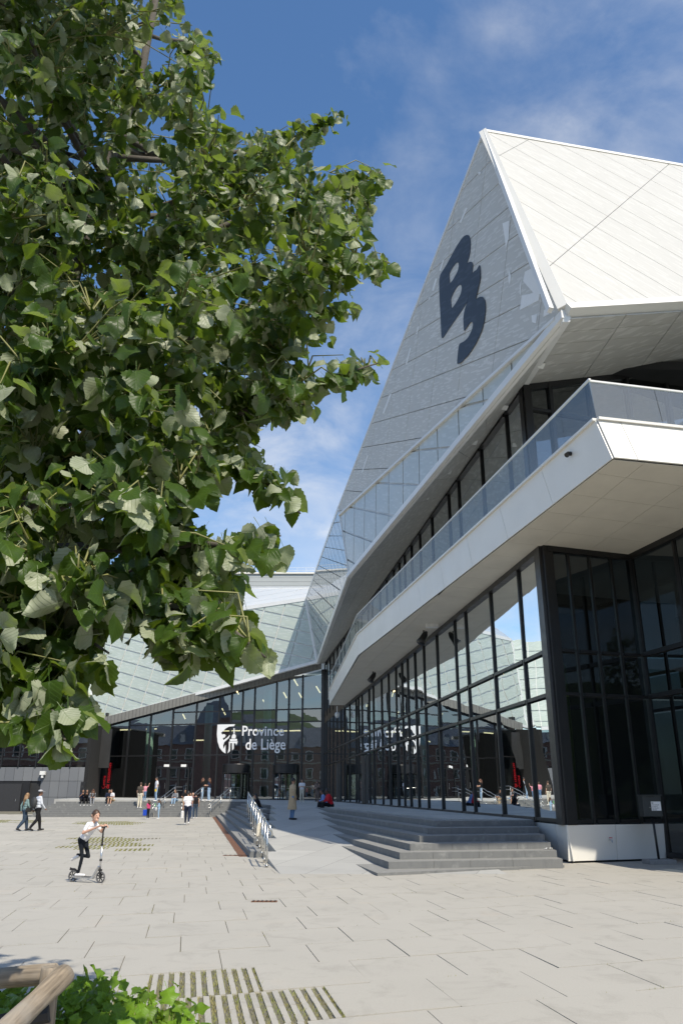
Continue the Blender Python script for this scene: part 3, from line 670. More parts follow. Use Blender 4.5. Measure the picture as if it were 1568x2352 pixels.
a_ = b0 + dR * .56; at = t0 + dR * .56
quad_panels('fascia_panel', b0, a_, at, t0, 1, 1, .014, .035, M['white'], bc); quad_panels('fascia_panel', a_, b3, t3, at, 4, 1, .014, .035, M['white'], bc)
for a_, b_ in ((t0, t1), (t1, t2), (t0, t3)): bpart(MB().beam(a_ + LV * .02, b_ + LV * .02, .2, .06), 'coping', M['white'], par=bc)
sof = [inset(b0), inset(b1), inset(b2), Bp(65.6, ZS) , Bp(22.1, ZS) , Cp(LC, ZS), Dp(9, ZS), inset(b3)]
sof = [np.array([q[0], q[1], ZS]) for q in sof]
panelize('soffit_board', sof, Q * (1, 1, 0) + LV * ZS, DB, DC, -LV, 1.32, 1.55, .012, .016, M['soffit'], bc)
rl = part('balcony_railing')
RH = 1.02
for (a_, b_, n) in ((t0, t1, 17), (t1, t2, 13), (t0, t3, 6)):
    ln = np.linalg.norm(b_ - a_); ins = unit(np.array([8, 45, 9.5]) - (a_ + b_) / 2) * .06
    for k in range(n):
        p, q = a_ + (b_ - a_) * (k / n) , a_ + (b_ - a_) * ((k + 1) / n); g = unit(q - p) * .006
        lean = np.array([-.05, .10, 0]) if b_ is t3 else np.array([-.04, .02, 0])
        mk('pane', [p + g + LV * .05, q - g + LV * .05, q - g + LV * RH + lean, p + g + LV * RH + lean], [(0, 1, 2, 3)], M['railglass'], rl)
    bpart(MB().beam(a_ + LV * (RH + .02) + lean, b_ + LV * (RH + .02) + lean, .05, .04), 'handrail', M['trim'], par=rl)
# floodlights and sensors under the balcony
def flood(px, py, sgn=-1):
    q = onz(px, py - 8, ZS); d = part('floodlight'); MB().tube([q, q - LV * .22], .03).build('bracket', M['frame'], d)
    h = q - LV * .3; ax = unit(np.array([-.45, -.25, -.75])); o = MB().tube([h - ax * .28, h - ax * .1, h + ax * .15, h + ax * .34], [.06, .14, .16, .20], 12).build('lamp_head', M['frame'], d, True)
flood(972, 1455); flood(856, 1550)
cm = part('dome_camera'); q = onz(774, 1622, ZS); MB().tube([q, q - LV * .5], .04).build('stem', M['paint'], cm); MB().lathe(q - LV * .95, [(.02, 0), (.13, .06), (.19, .25), (.16, .42), (.06, .47)]).build('housing', M['paint'], cm, True)
cm = part('sensor_box'); q = onz(991, 1433, ZS); MB().box(q - LV * .08, (.5, .32, .15)).build('housing', M['paint'], cm)
cm = part('wall_camera'); q = onp(1313, 1042, b0, unit(np.cross(b1 - b0, t0 - b0))); nn = unit(np.cross(b1 - b0, t0 - b0)); nn = nn if nn[0] < 0 else -nn
MB().tube([q, q + nn * .1, q + nn * .16 + DB * -.02 - LV * .05], [.05, .055, .06], 12).build('housing', M['frame'], cm)
# ---- plinth under the corner
pl = part('plinth')
NCo = NC
pe = LC + .05
joints = [-.06, 1.42, 2.98]
for i in range(2):
    a_, b_ = Cp(joints[i] + .006, .0), Cp(joints[i + 1] - .006, .0)
    o = MB().prism([a_ + LV * .05 - NC * .02, b_ + LV * .05 - NC * .02, b_ + LV * .90 + NC * .05, a_ + LV * .90 + NC * .05], NC * .03).build('plinth_panel', M['white'], pl); fixn(o)
for y0, y1 in ((21.72, 22.5), (22.52, 24.6)):
    o = MB().prism([Bp(y0, .05) + NB * .05, Bp(y1, .05) + NB * .05, Bp(y1, .90) - NB * .05, Bp(y0, .90) - NB * .05], NB * .03).build('plinth_panel', M['white'], pl); fixn(o)
bpart(MB().prism([Cp(.2, .0) - NC * .1, Cp(LC, .0) - NC * .1, Cp(LC, .9) - NC * .1, Cp(.2, .9) - NC * .1], -NC * .1), 'plinth_core', M['darkwall'], par=pl)
tp = part('wall_tap'); q = Cp(1.18, .54) + NC * .08
MB().tube([q, q + NC * .09, q + NC * .13 - LV * .06], .016).build('spout', M['steel'], tp); MB().box(q + NC * .07 + LV * .045, (.08, .02, .02)).build('handle', P('red_plastic', (.5, .02, .02), .5), tp)

# ================================================================== annex at the far left
an = empty('annex', (-28, 70, 0)); tag(an, 'low grey tiled annex with dark glazing above and a black door', 'building'); ao = -np.array(an.location)
def apart(mb, name, m, par=an, sm=False):
    o = mb.build(name, m, par, sm); fixn(o)
    if par is an: o.location = tuple(ao)
    return o
tw = empty('tiled_wall', tuple(ao), an)
M['tile'] = None
def t_tile():
    t = NT('slate_tile'); isl = t.n('ObjectInfo').outputs['Random']; c = t.mix(isl, (.115, .122, .135), (.175, .182, .19))
    c = t.mix(t.math('MULTIPLY', t.rng(t.noise(1.3, 5, .6), .4, .7), .4), c, (.13, .14, .15)); return t.done(t.pr(c, .6))
M['tile'] = t_tile()
ALp = CAM + (AL - CAM) / 1.17; YA = 70.0; xa0, xa1 = -36.0, -21.35
for r in range(3):
    for k in range(19):
        x0 = xa0 + k * .773
        if x0 < -25.9 and r < 2: continue
        z0 = [0.05, 1.35, 2.62][r]; z1 = [1.33, 2.6, 3.72][r]; ln = .10
        apart(MB().prism([(x0 + .01, YA, z0), (x0 + .76, YA, z0), (x0 + .76, YA + .02, z1), (x0 + .01, YA + .02, z1)], np.array([0, .03, 0])), 'tile', M['tile'], tw)
apart(MB().prism([np.array(p_) for p_ in ((-36, 70.1, 0), (-21.5, 70.1, 0), (ALp[0] - .2, ALp[1], 0), (-36, ALp[1], 0))], LV * 3.7), 'core', M['darkwall'])
dw = empty('service_door', tuple(ao), an)
apart(MB().box((-31, 69.9, 1.3), (10, .12, 2.55)), 'door_panel', M['frame'], dw); apart(MB().box((-27.6, 69.8, 1.25), (1.9, .06, 2.3)), 'door_leaf', P('charcoal_door', (.03, .03, .032), .5), dw)
apart(MB().box((-27.0, 69.75, 1.1), (.05, .06, .2)), 'handle', M['steel'], dw)
ag = empty('annex_glazing', tuple(ao), an)
for k in range(10):
    x0 = xa0 + k * 1.46
    for z0, z1 in ((3.8, 4.9), (4.95, 7.1)):
        mk('pane', [(x0 + .05, YA + .05, z0 + .04), (x0 + 1.4, YA + .05, z0 + .04), (x0 + 1.4, YA + .05, z1 - .04), (x0 + .05, YA + .05, z1 - .04)], [(0, 1, 2, 3)], M['glass'], ag)
    apart(MB().beam((x0, YA, 3.7), (x0, YA, 7.1), .09, .14, (0, 1, 0)), 'mullion', M['frame'], ag)
    apart(MB().beam((x0 + .06, YA - .01, 4.93), (x0 + 1.4, YA - .01, 4.93), .1, .08), 'transom', M['frame'], ag)
apart(MB().prism([(-21.3, YA, .3), (ALp[0], ALp[1], .3), (ALp[0], ALp[1], 7.6), (-21.3, YA, 7.1)], np.array([-.3, 0, 0])), 'return_wall', P('black_panel', (.006, .006, .006), .8))
apart(MB().box((-28, YA + 5, 5.5), (14, .2, 3.4)), 'inner_wall', M['darkwall'])
ll = empty('wall_lamp', tuple(ao), an); apart(MB().box((-25.0, 69.75, 3.25), (.42, .3, .3)), 'housing', M['paint'], ll); apart(MB().box((-25.0, 69.75, 2.98), (.16, .2, .24)), 'lens', M['paint'], ll)

an.location = (-28 * 1.17, 70 * 1.17, HC - HC * 1.17); an.scale = (1.17,) * 3
# ================================================================== office slab far behind
ob = empty('office_block', (-14, 175, 0)); tag(ob, 'pale grey clad office block with roof railing rising behind the glass roof', 'building')
z0o, z1o = ony(600, 1500, 170)[2], ony(650, 1310, 170)[2]
pw = (z1o - z0o) / 20
for k in range(20): MB().box((4, 1 + .03 * (k % 2), z0o + pw * (k + .5)), (70, 6, pw - .05)).build('cladding_strip', M['fascia'], ob)
MB().box((4, 3, z0o / 2), (70, 5, z0o)).build('lower_wall', M['fascia'], ob)
MB().box((4, 1, z1o + .15), (70.5, 6.6, .35)).build('roof_edge', M['white'], ob)
for px in (541, 633, 730): q = ony(px, 1350.5, 170); MB().box((q[0] + 14, -2.1, q[2]), (2.4, .3, .75)).build('window', M['darkwall'], ob)
rr = MB()
for k in range(34): rr.beam((-30 + 2 * k, -1.8, z1o + .3), (-30 + 2 * k, -1.8, z1o + 1.5), .05, .05, (0, 1, 0))
for zz in (.9, 1.5): rr.beam((-31, -1.8, z1o + zz), (38, -1.8, z1o + zz), .05, .05)
rr.build('roof_railing', M['trim'], ob)

# ================================================================== ground
gr = mk('ground', [(-900, -900, -.03), (900, -900, -.03), (900, 1500, -.03), (-900, 1500, -.03)], [(0, 1, 2, 3)], M['earth']); tag(gr, kind='structure')
plz = mk('plaza', [(-120, -60, -.012), (120, -60, -.012), (120, 180, -.012), (-120, 180, -.012)], [(0, 1, 2, 3)], M['earth']); tag(plz, kind='structure')
PU, PV = unit((.944, .33, 0)), unit((-.18, .984, 0)); PO = np.array([-.83, 10.33, 0]); DU, DV = 1.03, 1.075
pU = lambda p: np.linalg.solve(np.array([[PU[0], PV[0]], [PU[1], PV[1]]]), np.array(p)[:2] - PO[:2])
grass_cells = []
def cell_quad(i, j):
    sg_ = (0.5 if j % 2 else 0.0) + .11 * math.sin(j * 2.3) + {-2: .62, -3: -.15}.get(j, 0); s0 = (i + sg_) * DU; return s0, j * DV
def in_grass(c):
    x, y = c
    return grass_at(x, y)
def grass_at(x, y):
    px, py = proj((x, y, 0)) if y > 1 else (-1, -1)
    if 290 < px < 545 and py > 2219 and y > 4: return True
    if 540 < px < 770 and py > 2278 and y > 4: return True
    if 165 < px < 345 and 1922 < py < 1953: return not (px > 285 and int(py / 6.5) % 2)
    if 178 < px < 322 and 1887 < py < 1894.5: return True
    if -40 < px < 112 and 1883.5 < py < 1889.5: return int(px / 30) % 2 == 0
    return False
near, far = [], []
for j in range(-14, 62):
    for i in range(-50, 52):
        s0, r0 = cell_quad(i, j)
        if j < -6 and abs(i) > 14: continue
        g = .005
        q = [PO + PU * a_ + PV * b_ for a_, b_ in ((s0 + g, r0 + g), (s0 + DU - g, r0 + g), (s0 + DU - g, r0 + DV - g), (s0 + g, r0 + DV - g))]
        c = sum(q) / 4
        if c[1] > 70 or c[1] < -2: continue
        if grass_at(c[0], c[1]): grass_cells.append((s0, r0, c)); continue
        zt = rng.normal(0, .0018); tl = rng.normal(0, .0016, 4)
        V = [(p[0], p[1], zt + tl[k]) for k, p in enumerate(q)]
        vis = c[1] > 4 and abs(c[0]) < c[1] * .46 + 1
        d2 = c[1] if vis else 1e3
        (near if vis else far).append((d2, V))
near.sort(key=lambda t_: t_[0]); far += near[300:]; near = near[:300]
def slabV(V): return [(x, y, -.03) for x, y, z in V] + V
SF = [(4, 5, 6, 7), (0, 1, 5, 4), (1, 2, 6, 5), (2, 3, 7, 6), (3, 0, 4, 7)]
for _, V in near: mk('paver', slabV(V), SF, M['paver'], plz)
fb = MB()
for _, V in far: fb.add(slabV(V), SF)
o = fb.build('distant_pavers', M['paver'], plz); tag(o, kind='stuff')
# strips of paving with grass between
strips = []; gp = []
for s0, r0, c in grass_cells:
    n = 10 if c[1] < 14 else 7; hw = .026 if c[1] < 14 else .032
    for k in range(n):
        a_ = s0 + (k + .5) * DU / n; dn = c[1]
        gb = MB()
        for h in range(2):
            q = [PO + PU * x + PV * y for x, y in ((a_ - hw, r0 + h * DV / 2 + .004), (a_ + hw, r0 + h * DV / 2 + .004), (a_ + hw, r0 + (h + 1) * DV / 2 - .004), (a_ - hw, r0 + (h + 1) * DV / 2 - .004))]
            strips.append((dn, slabV([(p[0], p[1], rng.normal(0, .002)) for p in q])))
    gp.append((s0, r0, c))
strips.sort(key=lambda t_: t_[0]); sb = MB()
for k, (dn, V) in enumerate(strips):
    if k < 150: mk('strip_paver', V, SF, M['paver'], plz)
    else: sb.add(V, SF)
tag(sb.build('distant_strips', M['paver'], plz), kind='stuff')
gV = []; gF = []
for s0, r0, c in gp:
    if c[1] > 14 and rng.random() < .12: continue
    nb = 1100 if c[1] < 14 else 420
    for _ in range(nb):
        ng = 10 if c[1] < 14 else 7; k = rng.integers(0, ng + 1); a_ = s0 + k * DU / ng + rng.uniform(-.5, .5) * (DU / ng - (.05 if ng == 10 else .062)); a_ = min(max(a_, s0), s0 + DU); p = PO + PU * a_ + PV * (r0 + rng.uniform(0, DV))
        h = (rng.uniform(.004, .022) if c[1] < 14 else rng.uniform(.006, .02)) * (2.2 if rng.random() < .03 else 1); wd = .0035 if c[1] < 14 else .012; t_ = rng.uniform(0, 6.28); l_ = rng.uniform(-1.3, 1.3, 2) * h
        dx, dy = math.cos(t_) * wd, math.sin(t_) * wd; b = len(gV)
        gV += [(p[0] - dx, p[1] - dy, -.012), (p[0] + dx, p[1] + dy, -.012), (p[0] + l_[0], p[1] + l_[1], h)]; gF.append((b, b + 1, b + 2))
def t_grass():
    t = NT('dry_grass'); i = t.island(); c = t.mix(i, (.20, .20, .05), (.36, .31, .15)); c = t.mix(t.rng(t.noise(2.5, 3), .4, .7), c, (.20, .24, .06))
    return t.done(t.pr(c, .8, spec=.2))
M['grass'] = t_grass()
go = mk('grass', gV, gF, M['grass']); tag(go, 'short dry grass growing between the paving strips', 'grass', kind='stuff')
# grass tufts in open joints near the camera
tv = []; tf = []
for _ in range(5200):
    j = rng.integers(-4, 8); i = rng.integers(-6, 7); s0, r0 = cell_quad(i, j)
    if rng.random() < .5: a_, b_ = s0 + rng.normal(0, .004), r0 + rng.uniform(0, DV)
    else: a_, b_ = s0 + rng.uniform(0, DU), r0 + rng.normal(0, .004)
    p = PO + PU * a_ + PV * b_
    if (math.sin(p[0] * 3.1 + 1.3) * math.sin(p[1] * 2.7) + math.sin(p[0] * 9 + p[1] * 7) * .5) < .35 or p[1] < 4: continue
    h = rng.uniform(.006, .022); t_ = rng.uniform(0, 6.28); dx, dy = math.cos(t_) * .003, math.sin(t_) * .003; b = len(tv)
    tv += [(p[0] - dx, p[1] - dy, -.012), (p[0] + dx, p[1] + dy, -.012), (p[0] + rng.normal(0, .01), p[1] + rng.normal(0, .01), h)]; tf.append((b, b + 1, b + 2))
tag(mk('joint_weeds', tv, tf, M['grass']), 'tiny green weeds sprouting in the paving joints', 'weeds', kind='stuff')

# ---- ramp, platform, steps
RS = .04
rz = lambda y: max(0.004, RS * (y - 20))
L0a, L0b = np.array([-2.25, 22.1]), np.array([-9.19, 62.15]); dL = (L0b - L0a) / np.linalg.norm(L0b - L0a); nL_ = np.array([dL[1], -dL[0]])   # nL_ points right
RH_, TR = .15, .36
def Lk(k, y): b = L0a + nL_ * TR * k; return b[0] + (y - b[1]) * dL[0] / dL[1]
yk = lambda k: 20 + RH_ * k / RS
rampb = MB()
for k in range(0, 7):
    y0, y1 = (19.0 if k == 0 else yk(k)), yk(k + 1)
    xl = lambda y: Lk(k + 1, y)
    xr = lambda y: min(4.5, 2.2 - (y - 23) * .06 + 1.2)
    P4 = [(xl(y0), y0, rz(y0)), (xr(y0), y0, rz(y0)), (xr(y1), y1, rz(y1)), (xl(y1), y1, rz(y1))]
    rampb.prism([np.array(p) for p in P4], np.array([0, 0, -.5]))
ro = rampb.build('ramp', M['ramp']); fixn(ro); tag(ro, kind='structure')
fs = empty('entrance_steps', (-12, 62, 0)); tag(fs, 'broad grey stone steps rising to the glass entrance and along the ramp', 'steps')
so = -np.array(fs.location)
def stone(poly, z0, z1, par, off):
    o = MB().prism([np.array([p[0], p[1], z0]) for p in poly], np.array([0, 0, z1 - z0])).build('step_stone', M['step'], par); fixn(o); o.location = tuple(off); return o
YT = 62.15
for k in range(7):
    z1 = RH_ * (k + 1); 
    # along the ramp side
    ys = yk(k + 1); y_end = YT + TR * k; n = max(2, int((y_end - ys) / 1.6))
    for i in range(n):
        a_, b_ = ys + (y_end - ys) * i / n + .004, ys + (y_end - ys) * (i + 1) / n - .004
        b2_ = b_ + TR if i == n - 1 else b_
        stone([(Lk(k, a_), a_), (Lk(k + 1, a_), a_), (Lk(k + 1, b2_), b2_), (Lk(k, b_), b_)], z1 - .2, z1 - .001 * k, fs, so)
    # facing the square
    xl = -23.0 + .2 * k; xr0 = Lk(k, YT + TR * k) - .004; n = 11
    for i in range(n):
        a_ = xl + (xr0 - xl) * i / n + (0 if i == 0 else ((k * .37) % .8) - .4) + .004; b_ = xl + (xr0 - xl) * (i + 1) / n + (0 if i == n - 1 else ((k * .37) % .8) - .4) - .004
        e2 = TR * (Lk(k + 1, 62.5) - Lk(k, 62.14)) / TR if i == n - 1 else 0
        y_ = YT + TR * k
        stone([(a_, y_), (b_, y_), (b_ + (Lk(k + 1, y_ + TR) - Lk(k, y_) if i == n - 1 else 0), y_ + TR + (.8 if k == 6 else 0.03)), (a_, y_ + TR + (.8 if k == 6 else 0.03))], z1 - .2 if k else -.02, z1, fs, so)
rs2 = empty('corner_steps', (2.5, 20, 0)); tag(rs2, 'shaded grey stone steps wrapping the platform beside the white plinth', 'steps'); ro2 = -np.array(rs2.location)
LVL = [.06, .21, .36, .51, .66, .81, .96]
COR = [(.765, 18.55), (1.06, 19.5), (1.36, 20.15), (1.66, 20.8), (1.96, 21.5), (2.26, 22.3), (2.57, 23.1)]
REN = [(5.30, 20.55), (5.22, 20.35), (5.24, 20.92), (5.26, 21.55), (5.28, 22.2), (5.32, 22.95), (5.38, 23.75)]
uL = unit(np.array([-.185, .983]))
for k in range(7):
    z1 = LVL[k]; c0 = np.array(COR[k]); yend = 20 + (z1) / RS + 1.2
    yend = min(yend, 45.0)
    if k < 6: c1 = np.array(COR[k + 1])
    else: c1 = c0 + np.array([.5, .8])
    f0 = lambda y: c0[0] + (y - c0[1]) * uL[0] / uL[1]; f1_ = lambda y: c1[0] + (y - c1[1]) * uL[0] / uL[1]
    n = max(2, int((yend - c0[1]) / 1.35))
    for i in range(n):
        ya, yb = c0[1] + (yend - c0[1]) * i / n, c0[1] + (yend - c0[1]) * (i + 1) / n
        ya1 = c1[1] if i == 0 else ya
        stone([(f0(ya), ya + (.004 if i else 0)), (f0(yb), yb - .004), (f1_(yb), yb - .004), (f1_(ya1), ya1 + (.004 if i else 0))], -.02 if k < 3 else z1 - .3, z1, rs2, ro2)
    e0 = np.array(REN[k]); e1 = np.array(REN[k + 1]) if k < 6 else e0 + np.array([0, .8]); n = 4
    if k == 0: e1 = np.array([5.29, 20.62])
    for i in range(n):
        s0, s1 = i / n, (i + 1) / n; jt = .05 * math.sin(k * 2.1 + i)
        s0 = s0 + (jt if i else 0); s1 = s1 + (.05 * math.sin(k * 2.1 + i + 1) if i < n - 1 else 0); gp_ = .0008
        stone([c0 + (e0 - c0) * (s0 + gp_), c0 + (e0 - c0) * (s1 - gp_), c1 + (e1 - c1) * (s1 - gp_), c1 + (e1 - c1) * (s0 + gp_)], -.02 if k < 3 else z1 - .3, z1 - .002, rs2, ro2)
# platform
cT = np.array(COR[6]) + np.array([.42, .7]); tp_ = lambda y: cT[0] + (y - cT[1]) * uL[0] / uL[1]
pf = [(cT[0], cT[1]), (5.5, 24.2), (Bx(24.2) + .3, 24.2), (Bx(YE) + .3, YE + .3), (AL[0], AL[1] + .5), (-24.9, YA * 1.17), (-22.3, 65.4), (Lk(7, YT + TR * 7 + .4) , YT + TR * 7 + .4), (Lk(7, YT + TR * 7), YT + TR * 7), (Lk(7, yk(7)), yk(7)), (tp_(45.0), 45.0)]
po = MB().prism([np.array([x, y, platz(x, y) + .003]) for x, y in pf], np.array([0, 0, -.35])).build('platform', M['ramp']); fixn(po); tag(po, kind='structure')
# rusty slot drain along the foot of the side steps, and two gratings
dr = MB()
for k in range(24):
    y0 = 24.0 + k * 1.6; y1 = y0 + 1.57; dr.prism([np.array([Lk(-.75, y0), y0, .0]), np.array([Lk(-.1, y0), y0, .0]), np.array([Lk(-.1, y1), y1, .0]), np.array([Lk(-.75, y1), y1, .0])], np.array([0, 0, .008]))
o = dr.build('slot_drain', M['rust']); fixn(o); tag(o, 'long rusty steel slot drain along the foot of the side steps', 'drain')
for px, py, wd, dp, lb in ((607, 2071, .42, .16, 'small rusty drain grating set alone in the open paving'), (545, 1965, .8, .22, 'rusty drain grating beside the ramp foot near the slot drain')):
    q = onz(px, py, 0); d_ = empty('drain_grating', tuple(q)); tag(d_, lb, 'drain')
    MB().box((0, 0, .004), (wd, dp, .008)).build('frame', M['rust'], d_)
    for k in range(6): MB().box((-wd / 2 + wd * (k + .5) / 6, 0, .011), (wd / 14, dp * .8, .008)).build('bar', P('dark_slot', (.03, .02, .015), .8), d_)
# ================================================================== handrails
def rail_loop(mb, posts, hts, r=.022):
    pass
hr = empty('ramp_handrail', (-2.9, 28, 0)); tag(hr, 'long stainless steel double handrail climbing beside the ramp', 'handrail'); ho = -np.array(hr.location)
rp = []
yy = [20.7, 22.0, 23.4, 25.0, 26.8, 28.8, 31.0, 33.4, 36.0, 38.6]
for i, y in enumerate(yy): rp.append(np.array([-1.79 - (y - 20.68) * .139, y, rz(y)]))
def hpart(mb, nm, m=M['steel'], par=hr, off=ho): o = mb.build(nm, m, par, True); o.location = tuple(off); return o
for p in rp: hpart(MB().tube([p - LV * .1, p + LV * .93], .026, 10), 'post'); hpart(MB().lathe(p, [(.06, 0.0), (.06, .012), (.03, .014)], 12), 'base_plate')
for s0 in range(0, 9, 2):
    a_, b_ = rp[s0], rp[min(s0 + 1, 9)]; d = unit(b_ - a_); a2, b2_ = a_ - d * .35, b_ + d * .45; sd = np.array([.09, 0, 0])
    hpart(MB().tube([a2 + LV * .95, b2_ + LV * .95], .021, 10), 'rail'); hpart(MB().tube([a2 + LV * .70 + sd, b2_ + LV * .70 + sd], .021, 10), 'rail')
    hpart(MB().tube([a2 + LV * .95, a2 + LV * .93 - d * .05 + sd * .3, a2 + LV * .74 - d * .06 + sd, a2 + LV * .70 + sd], .021, 10), 'rail_end')
    hpart(MB().tube([b2_ + LV * .95, b2_ + LV * .93 + d * .05 + sd * .3, b2_ + LV * .74 + d * .06 + sd, b2_ + LV * .70 + sd], .021, 10), 'rail_end')
    for p in (a_, b_): hpart(MB().tube([p + LV * .66, p + LV * .64 + sd, p + LV * .70 + sd], .009, 6), 'bracket')
def step_rail(pxt, pxb, lb):
    """from the top of the steps down to the square"""
    top = ony(pxt, 1836, 64.9); bot = ony(pxb, 1876, 62.0); t_ = np.array([top[0], 65.0, platz(top[0], 65.0)]); b_ = np.array([bot[0], 61.9, 0.0])
    h = empty('step_handrail', tuple(b_)); tag(h, lb, 'handrail', 'steel handrails on the entrance steps'); of = -b_
    m_ = (t_ + b_) / 2; m_[2] = .52
    for p in (t_, m_, b_): hpart(MB().tube([p - LV * .1, p + LV * .98], .026, 8), 'post', par=h, off=of)
    for dz in (1.0, .74):
        hpart(MB().tube([b_ + LV * (dz - .02) + unit(b_ - t_) * .35, b_ + LV * dz, t_ + LV * dz, t_ + LV * dz + np.array([.5, .3, 0])], .024, 8), 'rail', par=h, off=of)
step_rail(400, 354, 'steel handrail on entrance steps beside the two small girls')
step_rail(462, 420, 'steel handrail on entrance steps behind the man with the white bag')
step_rail(528, 484, 'steel handrail on entrance steps in front of the revolving door')

# ================================================================== letterbox sign on a post
q = onz(.30428 * 1388 + 1090.9, .30428 * 1048 + 1665, 0); bx = empty('letterbox_sign', (q[0], q[1], 0), rz=math.radians(8)); tag(bx, 'black letterbox on a slim post with a white address plate', 'letterbox')
bevel(MB().box((0, 0, .05), (.72, .42, .11)).build('foot', P('concrete', (.25, .245, .235), .85, var=.15, sc_=14, bump_=.4), bx), .012)
MB().tube([(0, 0, .1), (-.03, 0, 1.08)], .03, 10).build('post', M['frame'], bx, True)
hb_ = MB(); hb_.box((-.06, 0, 1.36), (.50, .26, .50)); hb_.box((-.06, -.02, 1.62), (.53, .31, .03)); bevel(hb_.build('box', P('anthracite_metal', (.04, .045, .045), .45), bx), .008)
MB().box((.03, -.134, 1.36), (.26, .008, .22)).build('address_plate', M['lettering'], bx)
for k, (tx, hh, ww) in enumerate((('B3', .032, .045), ('CENTRE DE RESSOURCES', .016, .20), ('ET DE CREATIVITE', .016, .15), ('PLACE DES ARTS, 1', .022, .19), ('4020 LIEGE', .022, .12))):
    zt = 1.36 + .085 - .009 - k * .04 - .016; text_mesh('plate_text', tx, (-.085, -.1395, zt), np.array([1, 0, 0.]), LV, ww, hh, M['ink'], bx, .02)
MB().tube([(-.14, -.13, 1.33), (-.14, -.142, 1.33)], .012, 8).build('lock', M['steel'], bx)

# ================================================================== litter
for px, py, z, lb in ((1156, 1895.5, .81, 'crumpled white paper on the upper corner step'), (1193, 1929, .52, 'small white tissue on the middle corner step'), (1259, 1950.5, .36, 'torn white paper strip on the lower corner step by the plinth')):
    q = onz(px, py, z); d = empty('paper_litter', tuple(q)); tag(d, lb, 'litter'); V = []; n = 7
    for i in range(n):
        for j in range(n): V.append(((i / 6 - .5) * .22 * (1 - .3 * (j % 2)), (j / 6 - .5) * .14, .012 + abs(rng.normal(0, .014))))
    mk('sheet', V, [(i * n + j, (i + 1) * n + j, (i + 1) * n + j + 1, i * n + j + 1) for i in range(n - 1) for j in range(n - 1)], M['paint'], d)

# ================================================================== people
SKIN = {'a': (.52, .31, .22), 'b': (.40, .22, .14), 'c': (.10, .05, .032), 'd': (.22, .115, .07)}
def cl(name, col, **k): return P('cloth_' + name, col, .85, spec=.2, var=.16, sc_=18, bump_=.25, **k)
CLO = dict(white=cl('white', (.72, .72, .74)), black=cl('black', (.012, .012, .014)), navy=cl('navy', (.018, .025, .05)), jeans=cl('jeans', (.13, .22, .36)), dkjeans=cl('dark_jeans', (.035, .055, .085)),
           ltjeans=cl('pale_jeans', (.28, .40, .55)), beige=cl('beige', (.42, .32, .20)), cream=cl('cream', (.62, .57, .46)), brown=cl('brown', (.075, .062, .05)), pink=cl('pink', (.65, .28, .34)), hot=cl('hot_pink', (.55, .06, .17)),
           grey=cl('grey', (.24, .25, .27)), ltgrey=cl('light_grey', (.55, .58, .63)), teal=cl('teal', (.17, .25, .25)), red=cl('red', (.5, .018, .03)), plaid=cl('plaid', (.22, .035, .04)), blue=cl('blue', (.17, .27, .55)), taupe=cl('taupe', (.17, .13, .11)), legging=cl('legging', (.009, .012, .017)), skyblue=cl('sky_blue', (.30, .46, .62)))
SHOE = dict(white=P('shoe_white', (.68, .67, .66), .6), black=P('shoe_black', (.015, .015, .015), .5), brown=P('shoe_brown', (.1, .06, .04), .6))
HAIR = dict(black=P('hair_black', (.012, .010, .009), .45, sc_=30), brown=P('hair_brown', (.055, .030, .016), .5, sc_=40, var=.35), grey=P('hair_grey', (.3, .28, .26), .5), auburn=P('hair_auburn', (.09, .035, .015), .5, sc_=40), gold=P('hair_gold', (.22, .13, .06), .5, sc_=30, var=.3))
def capsule_pts(a, b, ra, rb, n=10, rings=4):
    """closed tapered capsule"""
    a = np.array(a, float); b = np.array(b, float); d = b - a; L = np.linalg.norm(d)
    d = d / L if L > 1e-6 else np.array([0, 0, 1.]); r = unit(np.cross(d, (.3, .9, .1) if abs(d[1]) < .8 else (1, 0, 0))); o = np.cross(d, r)
    prof = [(ra * math.cos(t), -ra * math.sin(t), 0) for t in np.linspace(math.pi / 2 * .92, 0, rings)] + [(rb * math.cos(t), rb * math.sin(t), 1) for t in np.linspace(0, math.pi / 2 * .92, rings)]
    V = []; k = len(prof)
    for rr, h, e_ in prof:
        c = (a if e_ == 0 else b) + d * h
        for j in range(n): t = 2 * math.pi * j / n; V.append(c + (r * math.cos(t) + o * math.sin(t)) * rr)
    Fc = [(i * n + j, i * n + (j + 1) % n, (i + 1) * n + (j + 1) % n, (i + 1) * n + j) for i in range(k - 1) for j in range(n)] + [tuple(range(n - 1, -1, -1)), tuple((k - 1) * n + j for j in range(n))]
    return V, Fc
def ellip(c, rx, ry, rz_, n=14, k=9, R=None):
    V = []
    for i in range(k):
        t = math.pi * (i + .25) / (k - .5)
        for j in range(n):
            p = 2 * math.pi * j / n; v = np.array([rx * math.sin(t) * math.cos(p), ry * math.sin(t) * math.sin(p), rz_ * math.cos(t)])
            V.append(np.array(c) + (v if R is None else R @ v))
    Fc = [(i * n + j, (i + 1) * n + j, (i + 1) * n + (j + 1) % n, i * n + (j + 1) % n) for i in range(k - 1) for j in range(n)] + [tuple(range(n)), tuple((k - 1) * n + j for j in range(n - 1, -1, -1))]
    return V, Fc
def rotx(t): c, s = math.cos(t), math.sin(t); return np.array([[1, 0, 0], [0, c, -s], [0, s, c]])
def rotz(t): c, s = math.cos(t), math.sin(t); return np.array([[c, -s, 0], [s, c, 0], [0, 0, 1]])
